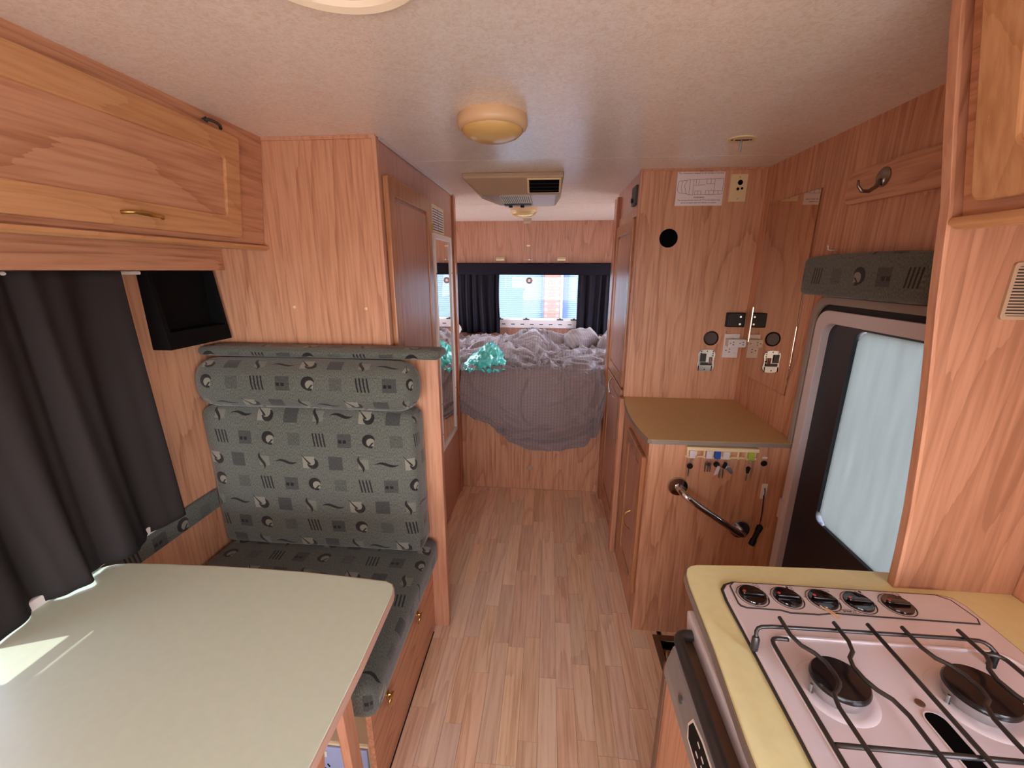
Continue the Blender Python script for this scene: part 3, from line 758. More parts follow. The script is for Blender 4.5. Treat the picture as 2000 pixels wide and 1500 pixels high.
# ================================================================== CEILING FITTINGS
def dome_lamp(x, y, r, name, label):
    t = thing(name, label, 'ceiling light', (x, y, H), 'round ceiling lights')
    G().lathe([(r*.97, 0), (r, -.006), (r, -.022), (r*.97, -.030), (r*.90, -.036), (r*.88, -.036), (r*.88, -.028)], (x, y, H), n=48, cap=False).obj('housing', LAMPC, t, smooth=True)
    G().lathe([(r*.88, -.028), (r*.86, -.040), (r*.75, -.050), (r*.55, -.058), (r*.3, -.063), (r*.02, -.065)], (x, y, H), n=48).obj('diffuser', CREAM2, t, smooth=True)
    return t
dome_lamp(-.178, 1.372, .103, 'ceiling_lamp', 'cream dome ceiling light in front of the air conditioner')
dome_lamp(-.195, 3.20, .100, 'ceiling_lamp', 'cream dome ceiling light behind the air conditioner')
# air conditioner
ac = thing('air_conditioner', 'beige ceiling air conditioner with black vent above the aisle', 'air conditioner', (-.18, 2.35, H))
AX0, AX1, AY0, AY1 = -.415, .055, 2.085, 2.66
def ac_body():
    v = [(AX0, AY0, H), (AX1, AY0, H), (AX1, AY1, H), (AX0, AY1, H),
         (AX0+.002, AY0-.004, H-.022), (AX1-.002, AY0-.004, H-.022), (AX1-.002, AY1, H-.022), (AX0+.002, AY1, H-.022),
         (AX0+.075, AY0+.095, H-.078), (AX1-.018, AY0+.088, H-.078), (AX1-.035, AY1-.08, H-.078), (AX0+.13, AY1-.12, H-.078)]
    return G().add(v, [(0, 1, 2, 3), (0, 4, 5, 1), (1, 5, 6, 2), (2, 6, 7, 3), (3, 7, 4, 0), (4, 8, 9, 5), (5, 9, 10, 6), (6, 10, 11, 7), (7, 11, 8, 4), (8, 11, 10, 9)])
ac_body().obj('housing', BEIGE, ac, bevel=.005)
# sloping front face coordinates: y from AY0-.004 (z H-.022) to AY0+.125 (z H-.078)
def acf(x, t, off=0): return (x, AY0-.004+(.094)*t, H-.022-.056*t-off)
def acquad(x0, x1, t0, t1, o0, o1):
    return G().add([acf(x0, t0, o0), acf(x1, t0, o0), acf(x1, t1, o0), acf(x0, t1, o0), acf(x0, t0, o1), acf(x1, t0, o1), acf(x1, t1, o1), acf(x0, t1, o1)],
                   [(0, 1, 2, 3), (7, 6, 5, 4), (0, 4, 5, 1), (1, 5, 6, 2), (2, 6, 7, 3), (3, 7, 4, 0)])
acquad(-.115, .042, .06, .90, .0, .004).obj('vent_surround', CREAM, ac, bevel=.001)
vv = acquad(-.105, .034, .12, .84, .003, .0055).obj('vent_opening', MATTE, ac)
for i in range(3): acquad(-.105, .034, .30+i*.2, .32+i*.2, .005, .007).obj('vane', BLACK, ac)
zb = H-.078
box('underside_panel', -.10, .018, 2.195, 2.55, zb-.004, zb, FRAMEW, ac, bevel=.001)
gr = box('return_grille', -.255, -.107, 2.205, 2.44, zb-.003, zb, CREAM, ac, bevel=.001)
for i in range(14): box('grille_slot', -.25+i*.0102, -.2452+i*.0102, 2.215, 2.43, zb-.0038, zb-.0028, DARKGREY, gr, bevel=0)
cpn = box('control_strip', -.26, -.11, 2.47, 2.53, zb-.006, zb, DARKGREY, ac, bevel=.002)
for xx in (-.225, -.16): G().lathe([(.012, 0), (.010, -.010)], (xx, 2.50, zb-.006), n=16).obj('dial', BLACK, ac)
# smoke alarm
sm = thing('smoke_alarm', 'small square beige alarm on the ceiling above the bed', 'smoke alarm', (-.205, 3.9, H))
box('base', -.243, -.167, 3.82, 3.90, H-.012, H, BEIGE, sm, bevel=.003); box('body', -.236, -.174, 3.827, 3.893, H-.035, H-.012, BEIGE, sm, bevel=.004)
# fly-lead socket near right
cs = thing('ceiling_fitting', 'oval cream ceiling plate with an empty bulb stem beside the right wall', 'light fitting', (.637, 1.643, H))
g = G(); n_ = 28
g.prism([(.637+.046*math.cos(i*2*math.pi/n_), 1.643+.040*math.sin(i*2*math.pi/n_)) for i in range(n_)], H-.004, H, 'z').obj('plate', CREAM, cs, bevel=.001)
box('slot', .617, .662, 1.638, 1.650, H-.005, H-.0035, BLACK, cs, bevel=0)
for dx in (-.032, .030): G().lathe([(.004, 0), (.004, -.002)], (.637+dx, 1.640, H-.004), n=10).obj('screw', DARKGREY, cs)
G().cyl((.638, 1.644, H-.004), (.636, 1.643, H-.042), .0035, 10).obj('stem', STEEL, cs, smooth=True)
# roof hatch ring near the camera
hr = thing('roof_vent', 'round white rimmed roof vent above the dinette', 'roof vent', (-.325, .68, H))
R_ = .152
G().lathe([(R_-.022, -.001), (R_-.020, -.010), (R_-.008, -.014), (R_, -.010), (R_+.002, 0)], (-.325, .68, H), n=56, cap=False).obj('rim', plain('vent_rim', (246, 232, 204), .3), hr, smooth=True)
G().lathe([(R_-.021, -.001), (R_-.05, -.004), (.03, -.006), (.001, -.006)], (-.325, .68, H), n=56).obj('lid', FRAMEW, hr, smooth=True)

# ================================================================== RIGHT SIDE
XC = .396
cb = thing('bathroom_cubicle', 'tall beech laminate cubicle to the right of the aisle', 'cubicle', (.66, 2.4, 0))
plate('front_panel', 'y', 2.07, 2.088, (XC, XR), (0, H), [], WZ, cb)
box('side_panel', XC+.002, XC+.02, 2.088, 2.66, 0, H, RZ, cb, bevel=.001)
box('corner_strip', .372, XC+.003, 2.045, 2.090, 0, .895, EDGE, cb, bevel=.003)
box('corner_strip', XC-.006, XC+.004, 2.062, 2.090, .90, H-.002, EDGE, cb, bevel=.003)
box('end_post', XC-.022, XC+.006, 2.60, 2.70, 0, H-.03, POST, cb, bevel=.004)
box('back_panel', XC, XR, 2.66, 2.70, 0, H, WZ, cb)
G().box(XC, XR, 2.064, 2.070, 1.942, H).obj('top_bead', EDGE, cb, bevel=.001)
framed_door('door', XC+.003, 2.11, 2.595, .935, 1.755, .018, -1, .055, cb, OZ2, RZ)
framed_door('door', XC+.003, 2.11, 2.595, .12, .925, .018, -1, .055, cb, OZ2, RZ)
G().tube([(XC-.015, 2.40, .915), (XC-.035, 2.385, .90), (XC-.038, 2.345, .865), (XC-.035, 2.31, .84), (XC-.015, 2.30, .825)], .004, 8, smooth=2).obj('handle', CHROME, cb, smooth='all')
box('upper_trim', XC-.004, XC+.003, 2.10, 2.60, 1.76, 1.80, WX, cb, bevel=.001)
th = thing('wall_thermostat', 'slim grey wall control high beside the aisle cubicle door', 'switch panel', (XC, 2.15, 1.81))
box('body', XC-.014, XC+.002, 2.105, 2.20, 1.812, 1.895, DARKGREY, th, bevel=.003); G().lathe([(.010, 0), (.010, .008)], (XC-.014, 2.165, 1.835), (-1, 0, 0), 14).obj('dial', BLACK, th)
# fittings on cubicle front (plane y=2.07)
Y2 = 2.07
sg = thing('seating_notice', 'white printed seating plan notice with a vehicle outline on the cubicle', 'notice', (.65, Y2, 1.80))
box('sheet', .551, .7535, Y2-.0012, Y2-.0002, 1.798, 1.936, plain('paper', (226, 214, 212), .6), sg, bevel=0)
ys = Y2-.0014
def lines(segs, w=.0009):
    g = G()
    for (x0, z0, x1, z1) in segs:
        d = Vector((x1-x0, z1-z0)); L = d.length; d /= L; n = Vector((-d.y, d.x))*w
        g.add([(x0+n.x, ys, z0+n.y), (x1+n.x, ys, z1+n.y), (x1-n.x, ys, z1-n.y), (x0-n.x, ys, z0-n.y)], [(0, 1, 2, 3)])
    return g
def PX(u, v): return (.551+.2025*u, 1.936-.138*v)
def poly(*pts): return [(*PX(*pts[i]), *PX(*pts[i+1])) for i in range(len(pts)-1)]
seg = poly((.05, .27), (.22, .24), (.27, .23), (.98, .20), (.98, .66), (.27, .67), (.22, .64), (.06, .61), (.03, .55), (.03, .33), (.05, .27))
seg += poly((.22, .24), (.17, .40), (.22, .64)) + poly((.12, .27), (.10, .44), (.13, .60)) + poly((.28, .23), (.28, .67)) + poly((.36, .22), (.36, .67))
seg += poly((.37, .39), (.60, .38)) + poly((.47, .22), (.47, .38)) + poly((.41, .22), (.41, .38)) + poly((.63, .22), (.63, .35), (.80, .35), (.80, .21)) + poly((.72, .22), (.72, .35))
seg += poly((.80, .35), (.80, .56), (.97, .56)) + poly((.63, .67), (.63, .55), (.80, .55), (.80, .66)) + poly((.89, .56), (.89, .66)) + poly((.70, .55), (.70, .66)) + poly((.40, .56), (.53, .56), (.53, .67))+poly((.40, .56), (.40, .67))+poly((.46, .56), (.46, .67))
lines(seg, .0006).obj('vehicle_plan', INK, sg, kind='stuff', fix=False)
text('notice_text', 'This motorhome is designed for the carriage of 4 persons', .0082, (.652, ys, 1.9305), FRONT, INK, sg)
text('notice_text', 'WARNING', .0095, (.652, ys, 1.832), FRONT, INK, sg)
text('notice_text', 'The seating positions shown by "2" on this sketch must', .0082, (.652, ys, 1.821), FRONT, INK, sg)
text('notice_text', 'not be occupied while the vehicle is in motion', .0082, (.652, ys, 1.8105), FRONT, INK, sg)
ap = thing('aerial_plate', 'cream wall plate with one large and two small black holes', 'wall plate', (.81, Y2, 1.81))
box('plate', .778, .850, Y2-.006, Y2, 1.812, 1.924, CREAM, ap, bevel=.002)
for x, z, r in ((.819, 1.890, .0105), (.812, 1.864, .006), (.829, 1.866, .005)): G().lathe([(r, 0), (r, .001)], (x, Y2-.0061, z), (0, -1, 0), 20).obj('hole', MATTE, ap)
for z in (1.912, 1.824): G().lathe([(.003, 0), (.003, .001)], (.815, Y2-.006, z), (0, -1, 0), 10).obj('screw', BEIGE, ap)
hc = thing('flue_hole', 'round black hole cut in the cubicle panel', 'hole', (.538, Y2, 1.66))
G().lathe([(.041, 0), (.041, .0008)], (.538, Y2, 1.661), (0, -1, 0), 40).obj('void', MATTE, hc)
bj = thing('black_socket_box', 'square black plastic box with two silver screws near the cubicle corner', 'switch box', (.876, Y2, 1.26))
box('body', .836, .916, Y2-.028, Y2, 1.262, 1.329, BLACK, bj, bevel=.004)
for z in (1.311, 1.277): G().lathe([(.0045, 0), (.0045, .002)], (.893, Y2-.028, z), (0, -1, 0), 12).obj('screw', STEEL, bj)
bd = thing('cable_grommet', 'round dark brown cover plate left of the power outlet', 'cover plate', (.782, Y2, 1.2))
G().lathe([(.035, 0), (.035, .003), (.030, .006), (.028, .003)], (.782, Y2, 1.205), (0, -1, 0), 32).obj('cover', plain('dark_brown', (42, 24, 22), .4), bd, smooth=True)
po = thing('power_outlet', 'white double power outlet on the cubicle near the corner', 'power outlet', (.876, Y2, 1.11))
box('plate', .842, .912, Y2-.008, Y2, 1.113, 1.228, WHITE, po, bevel=.002)
for dx, dz in ((-.012, 0), (.004, .006), (.004, -.008)): box('pin_slot', .868+dx-.003, .868+dx+.003, Y2-.0086, Y2-.0078, 1.149+dz-.002, 1.149+dz+.002, BLACK, po, bevel=0)
box('rocker_switch', .890, .903, Y2-.012, Y2-.007, 1.120, 1.138, WHITE, po, bevel=.002); box('rocker_switch', .886, .903, Y2-.012, Y2-.007, 1.205, 1.222, WHITE, po, bevel=.002)
da = thing('double_adapter', 'white double plug adapter plugged into the power outlet', 'plug adapter', (.9, Y2-.03, 1.19))
G().prism(rrect(.846, .928, 1.170, 1.208, .006, 4), Y2-.046, Y2-.008, 'y').obj('body', WHITE, da, bevel=.002)
for xc in (.862, .906):
    for dx, dz in ((-.006, 0), (.008, .006), (.008, -.006)): box('pin_slot', xc+dx-.003, xc+dx+.003, Y2-.0466, Y2-.0458, 1.189+dz-.0015, 1.189+dz+.0015, BLACK, da, bevel=0)
mp_ = thing('metal_mount', 'shiny zinc mounting plate screwed below the round brown cover', 'mounting plate', (.77, Y2, 1.04))
def mount_poly():
    P = []
    for i in range(40):
        a = 2*math.pi*i/40; x = .044*math.cos(a); z = .055*math.sin(a)
        x *= (1+.0*abs(z)); k = 1-.16*math.exp(-(z/.016)**2)
        x = math.copysign(abs(math.cos(a))**.6, math.cos(a))*.043*k; z = math.copysign(abs(math.sin(a))**.75, math.sin(a))*.055
        P.append((.772+x, 1.096+z))
    return P
G().prism(mount_poly(), Y2-.004, Y2, 'y').obj('plate', STEEL, mp_, bevel=.001)
G().box(.742, .768, Y2-.010, Y2-.004, 1.09, 1.13).box(.745, .80, Y2-.010, Y2-.004, 1.073, 1.087).obj('bracket', DARKGREY, mp_, bevel=.001)
for i in range(3): box('clip', .779+i*.007, .784+i*.007, Y2-.014, Y2-.004, 1.083, 1.115, CHROME, mp_)
for x, z in ((.745, 1.14), (.745, 1.13), (.80, 1.14), (.80, 1.13), (.80, 1.12), (.772, 1.142), (.768, 1.052), (.80, 1.096)): G().lathe([(.003, 0), (.003, .0006)], (x, Y2-.0042, z), (0, -1, 0), 10).obj('hole', MATTE, mp_)
G().box(.737, .741, Y2-.005, Y2-.004, 1.045, 1.07).box(.798, .802, Y2-.005, Y2-.004, 1.045, 1.07).obj('slot', MATTE, mp_)
for x, z in ((.47, 1.35), (.66, 1.36), (.70, 1.2)): pass
# big wall mirror on right wall
m2 = thing('side_wall_mirror', 'frameless tinted mirror on the right wall next to the cubicle', 'mirror', (XR, 1.83, 1.04))
box('glass', XR-.006, XR-.0005, 1.645, 2.0, 1.047, 1.795, MIRROR2, m2, bevel=.0015)
box('edge_strip', XR-.008, XR-.0004, 2.0, 2.004, 1.20, 1.36, CHROME, m2, bevel=0)
# small cabinet + top
YC = 1.52
sc2 = thing('side_cabinet', 'low beech cabinet beside the entry door below the tan worktop', 'cabinet', (.66, 1.75, 0))
box('front_panel', .398, XR, YC, YC+.018, 0, .882, WZ, sc2, bevel=.0015)
box('side_panel', .402, .42, YC+.018, 2.044, 0, .882, WZ, sc2, bevel=.001)
framed_door('door', .402, 1.555, 1.885, .15, .805, .018, -1, .05, sc2, OZ2, RZ)
G().tube([(.386, 1.68, .49), (.362, 1.682, .475), (.358, 1.685, .443), (.362, 1.682, .412), (.386, 1.68, .396)], .0038, 8, smooth=2).obj('handle', BRASS, sc2, smooth='all')
for x, z in ((.454, .637), (.416, .419), (.449, .375), (.44, .86), (.845, .62)):
    G().lathe([(.005, 0), (.005, .0015), (.002, .002)], (x, YC, z), (0, -1, 0), 12).obj('screw_cap', EDGE, sc2, smooth=True)
WT = [(.396, 2.069), (.379, 1.95), (.371, 1.82), (.371, 1.72), (.378, 1.62), (.388, 1.545), (.392, 1.520), (.402, 1.510), (.418, 1.508), (.65, 1.511), (.928, 1.516), (.929, 2.069)]
wt = thing('side_worktop', 'small tan worktop with grey edge beside the entry door', 'worktop', (.66, 1.8, .88))
G().prism(WT, .883, .90, 'z').obj('top', COUNTER2, wt, bevel=.001)
def offs2(P, d):
    n = len(P); out = []
    for i in range(n):
        a, b, e = Vector(P[i-1]), Vector(P[i]), Vector(P[(i+1) % n]); t = (e-a).normalized(); nn = Vector((t.y, -t.x)); out.append(tuple(b+nn*d))
    return out
G().ringprism([(x-.0028 if y > 1.515 and x < .5 else x, y-.0028 if y < 1.53 else y) for x, y in WT[:11]]+[(.929, 2.069)], [(x+.002, y+.002) for x, y in WT[:11]]+[(.927, 2.067)], .8835, .8985, 'z').obj('edge_band', TRIMGREY, wt)
# key rack
kr = thing('key_rack', 'cream plastic key rack under the tan worktop edge', 'key rack', (.66, YC, .835))
box('top_rail', .533, .792, YC-.022, YC-.001, .866, .880, CREAM, kr, bevel=.002)
g = G()
for i in range(9):
    x = .540+i*.0305; g.box(x-.003, x+.003, YC-.012, YC-.001, .838, .868)
g.box(.533, .792, YC-.010, YC-.001, .834, .841).obj('frame', CREAM, kr, kind='stuff')
for i in range(9):
    x = .540+i*.0305
    G().lathe([(.0045, 0), (.0045, .006), (.002, .009)], (x, YC-.012, .838), (0, -1, 0), 12).obj('peg', CREAM, kr, smooth=True)
KT = {'white': plain('tag_white', (216, 206, 208), .45), 'blue': plain('tag_blue', (44, 86, 170), .4), 'green': plain('tag_lime', (168, 190, 60), .4)}
def keyset(x, col, label, kind):
    t = thing('key_bunch', label, 'keys', (x, YC-.02, .80), 'keys on the rack')
    G().prism(rrect(x-.011, x+.011, .834, .865, .003, 3), YC-.020, YC-.0125, 'y').obj('tag', KT[col], t, bevel=.001)
    R = [(x+.007*math.cos(a), YC-.018, .826+.007*math.sin(a)) for a in [i*math.pi/8 for i in range(16)]]
    G().tube(R, .0009, 6, closed=True).obj('ring', CHROME, t, smooth='all')
    if kind == 'a':
        G().lathe([(.011, 0), (.011, .004)], (x-.004, YC-.016, .800), (0, -1, 0), 20).obj('key_head', BLACK, t, bevel=.001)
        G().box(x-.009, x-.005, YC-.018, YC-.016, .757, .790).obj('key_blade', STEEL, t)
    elif kind == 'b':
        for dx, r in ((-.008, .25), (.0, 0), (.006, -.2)):
            G().lathe([(.006, 0), (.006, .002)], (x+dx, YC-.017, .812), (0, -1, 0), 14).box(x+dx-.002-r*.01, x+dx+.002-r*.01, YC-.019, YC-.017, .780, .808).obj('key', STEEL, t)
    elif kind == 'c':
        G().lathe([(.011, 0), (.011, .004)], (x, YC-.016, .812), (0, -1, 0), 20).obj('key_head', BLACK, t)
        G().prism([(x-.008, .765), (x+.008, .772), (x+.016, .803), (x+.004, .808)], YC-.022, YC-.017, 'y').obj('fob', FRAMEW, t, bevel=.002)
    elif kind == 'd':
        G().prism([(x-.010, .800), (x-.002, .825), (x+.010, .818), (x+.006, .793)], YC-.020, YC-.015, 'y').obj('key_head', BLACK, t, bevel=.002)
        G().prism([(x, .800), (x+.026, .776), (x+.032, .786), (x+.020, .808), (x+.006, .812)], YC-.026, YC-.021, 'y').obj('fob', plain('fob_steel', (190, 200, 210), .25, metal=.8), t, bevel=.002)
        for dx in (-.014, -.002): G().box(x+dx-.0018, x+dx+.0018, YC-.017, YC-.015, .755, .793).obj('key_blade', STEEL, t)
    else:
        G().lathe([(.008, 0), (.008, .003)], (x-.004, YC-.016, .800), (0, -1, 0), 20).prism([(x-.012, .795), (x+.003, .795), (x-.001, .780), (x-.008, .780)], YC-.019, YC-.016, 'y').obj('key_head', BLACK, t)
        G().box(x-.0075, x-.0045, YC-.018, YC-.016, .752, .785).obj('key_blade', STEEL, t)
keyset(.555, 'white', 'white tagged black headed key, leftmost on the key rack', 'a')
keyset(.617, 'white', 'white tagged loose silver keys, second bunch from the left', 'b')
keyset(.647, 'blue', 'blue tagged keys with a pale fob on the rack', 'c')
keyset(.677, 'white', 'white tagged keys with a steel fob beside the blue tag', 'd')
keyset(.768, 'green', 'lime green tagged key at the right end of the rack', 'e')
# grab rail
gb = thing('grab_rail', 'polished chrome grab rail slanting across the cabinet front', 'grab rail', (.63, YC, .6))
P1, P2 = Vector((.520, YC, .705)), Vector((.777, YC, .530))
for p in (P1, P2): G().lathe([(.0385, 0), (.0385, .003), (.036, .008), (.022, .012), (.012, .013)], p, (0, -1, 0), 40).obj('flange', CHROME, gb, smooth=True)
dd = (P2-P1)
G().tube([P1+Vector((0, -.005, 0)), P1+Vector((0, -.030, 0)), P1+dd*.05+Vector((0, -.058, 0)), P1+dd*.20+Vector((0, -.068, 0)), P1+dd*.5+Vector((0, -.069, 0)), P1+dd*.80+Vector((0, -.068, 0)), P1+dd*.95+Vector((0, -.058, 0)), P2+Vector((0, -.030, 0)), P2+Vector((0, -.005, 0))], .0125, 20, smooth=3).obj('rail', CHROME, gb, smooth='all')
# torch on a hook
tr = thing('torch', 'small black torch hanging by a strap from a white hook', 'torch', (.84, YC, .47))
G().tube([(.842, YC-.008, .685), (.844, YC-.010, .65), (.846, YC-.010, .61), (.8465, YC-.010, .575)], .0022, 8, smooth=1).tube([(.846, YC-.010, .575), (.843, YC-.012, .568), (.8465, YC-.012, .56)], .0012, 6).obj('strap', plain('strap_red', (70, 26, 28), .7), tr, smooth='all')
ta, tb2 = Vector((.846, YC-.016, .560)), Vector((.824, YC-.016, .472)); td = (tb2-ta)
G().lathe([(.006, 0), (.0115, .006), (.0115, .022), (.009, .030), (.009, .062), (.0115, .070), (.0115, td.length), (.009, td.length)], ta, td.normalized(), 20).obj('body', BLACK, tr, smooth=True)
hk = thing('white_hook', 'white adhesive hook holding the torch strap', 'hook', (.842, YC, .69))
box('base', .832, .853, YC-.005, YC, .668, .732, WHITE, hk, bevel=.002)
G().tube([(.843, YC-.004, .715), (.843, YC-.010, .705), (.843, YC-.012, .688), (.843, YC-.006, .682)], .002, 8, smooth=1).obj('prong', DARKGREY, hk, smooth='all')
sh_ = thing('push_button', 'small black round button below a tiny white label near the door', 'button', (.826, YC, .816))
G().lathe([(.0115, 0), (.0115, .002), (.009, .003)], (.826, YC, .8155), (0, -1, 0), 20).obj('button', BLACK, sh_, smooth=True)
box('label_strip', .817, .835, YC-.0012, YC, .835, .842, WHITE, sh_, bevel=0)

# entry door
ed = struct(bpy.data.objects.new('door_1', None)); COL.objects.link(ed); ed.location = (XR, 1.2, 0)
def frame_ring(y0, y1, z0, z1, w, r0, x0, x1, name, mat, ri=None):
    return G().ringprism(rrect(y0, y1, z0, z1, (.01, .01, r0, r0), 8), rrect(y0+w, y1-w, z0+w*.2, z1-w, (.01, .01, (ri or r0*.8), (ri or r0*.8)), 8), x0, x1, 'x').obj(name, mat, ed, bevel=.0015)
frame_ring(.88, 1.545, -.2, 1.437, .024, .075, XR-.022, XR+.03, 'outer_frame', FRAMEG)
frame_ring(.905, 1.5215, -.2, 1.4135, .020, .06, XR-.012, XR+.03, 'door_seal', BLACK)
frame_ring(.922, 1.503, -.2, 1.395, .040, .055, XR-.026, XR+.03, 'inner_frame', FRAMEW)
G().ringprism(rrect(.952, 1.473, -.2, 1.365, (.01, .01, .045, .045), 8), rrect(1.0, 1.345, .695, 1.345, (.02, .02, .035, .035), 8), XR-.002, XR+.028, 'x').obj('door_panel', DOORDARK, ed, bevel=.002)
G().prism([(1.0, .75), (1.035, .695), (1.31, .695), (1.345, .725), (1.345, 1.31), (1.33, 1.335), (1.31, 1.345), (1.0, 1.345)], XR+.010, XR+.014, 'x').obj('pane', screen_mat(), ed)
box('door_hinge', XR-.03, XR-.02, 1.48, 1.51, .60, .68, FRAMEW, ed)
# padded header
ph_ = cushion('door_header_pad', XR-.060, XR-.0275, 1.06, 1.572, 1.440, 1.562, .018, FAB, puff=.008, n=(3, 30, 6), lump=.001, uo=(.02, .02))
tag(ph_, 'patterned padded header above the entry door', 'door padding')
hb = thing('hook_board', 'rounded beech board on the right wall carrying a steel coat hook', 'board', (XR, 1.33, 1.71))
G().prism([(.90, 1.706), (1.48, 1.716), (1.498, 1.724), (1.503, 1.74), (1.500, 1.79), (1.492, 1.806), (1.476, 1.813), (.90, 1.811)], XR-.012, XR, 'x').obj('board', WY, hb, bevel=.002)
ch = thing('coat_hook', 'curved brushed steel coat hook on the wooden board', 'hook', (XR-.012, 1.36, 1.74))
G().lathe([(.026, 0), (.026, .003), (.020, .007), (.006, .008)], (XR-.012, 1.352, 1.770), (-1, 0, 0), 28).obj('base', plain('steel_hook', (150, 138, 128), .25, metal=1), ch, smooth=True)
G().tube([(XR-.018, 1.352, 1.765), (XR-.028, 1.353, 1.745), (XR-.042, 1.356, 1.735), (XR-.058, 1.36, 1.736), (XR-.068, 1.363, 1.75), (XR-.070, 1.364, 1.765)], [.006, .006, .0055, .005, .004, .003], 10).obj('prong', plain('steel_hook2', (150, 138, 128), .25, metal=1), ch, smooth='all')
h2 = thing('small_cup_hook', 'tiny bent metal hook on the wall above the padded header', 'hook', (XR, 1.5, 1.585))
G().tube([(XR-.001, 1.505, 1.584), (XR-.018, 1.508, 1.583), (XR-.026, 1.512, 1.585), (XR-.027, 1.516, 1.600)], .0022, 8).obj('hook', WHITE, h2, smooth='all')

# ------------------------------------------------------------------ kitchen
kc = thing('kitchen_cabinet', 'beech kitchen base unit under the pale yellow worktop', 'cabinet', (.6, .4, 0))
box('end_panel', .268, XR-.003, .706, .720, 0, .735, WX, kc, bevel=.002)
box('upper_end_panel', .325, XR-.003, .725, .740, .735, .876, WX, kc, bevel=.002)
box('front_panel', .266, .280, -.4, .705, 0, .722, WZ, kc, bevel=.002)
box('shelf', .268, .325, -.4, .735, .722, .736, DALU, kc, bevel=.002)
box('corner_strip', .2615, .271, .704, .7225, 0, .722, DALU, kc, bevel=.002)
CP = [(.262, -.4), (.285, .45), (.296, .60), (.3015, .745), (.305, .775), (.311, .790), (.320, .799), (.335, .8045), (.43, .811), (.60, .8175), (.75, .8175), (.929, .806), (.929, -.4)]
ct = thing('kitchen_worktop', 'pale yellow kitchen worktop with a rounded front corner', 'worktop', (.6, .4, .88))
G().prism(CP, .878, .90, 'z').obj('top', COUNTER, ct, bevel=.0015)
G().ringprism([(x-.003 if x < .4 else x, y+.003 if y > .77 and x < .9 else y) for x, y in CP], [(x+.001, y-.001) for x, y in CP], .879, .8945, 'z').obj('edge_band', TRIMGREY, ct)
# cooktop
ck = thing('cooktop', 'white enamel gas cooktop with five dark control knobs', 'cooktop', (.58, .5, .9))
Z0 = .90
CO = rrect(.356, .815, .245, .752, (.02, .02, .05, .03), 6)
def cs_x(y): return 0
CT = [(.352, .20), (.358, .45), (.359, .70), (.362, .728), (.372, .741), (.392, .7505), (.60, .750), (.775, .7495), (.795, .742), (.802, .722), (.800, .45), (.798, .20)]
G().prism(CT, Z0, Z0+.007, 'z').obj('top_plate', ENAMEL, ck, bevel=.003, seg=3)
G().ringprism([(x+(.004 if x > .6 else -.004), y+(.004 if y > .5 else -.004)) for x, y in CT], CT, Z0, Z0+.003, 'z').obj('gasket', DARKGREY, ck)
zt = Z0+.007
CPn = [(.374, .690), (.377, .735), (.388, .746), (.60, .7455), (.765, .745), (.783, .733), (.790, .690), (.783, .678), (.60, .6795), (.555, .6800), (.545, .6815), (.51, .6750), (.46, .6745), (.445, .6795), (.385, .680), (.376, .684)]
G().prism(CPn, zt, zt+.0018, 'z').obj('control_panel', PANELW, ck, bevel=.0005)
G().ringprism([(.582+(x-.582)*1.006, .712+(y-.712)*1.03) for x, y in CPn], [(.582+(x-.582)*.997, .712+(y-.712)*.985) for x, y in CPn], zt, zt+.0022, 'z').obj('panel_outline', DARKGREY, ck)
TOPR = ((1, 0, 0), (0, 1, 0), (0, 0, 1))
RED = plain('red_dot', (200, 60, 54), .4)
KG = plain('knob_gloss', (30, 22, 22), .08, coat=.6)
zk = zt+.0018
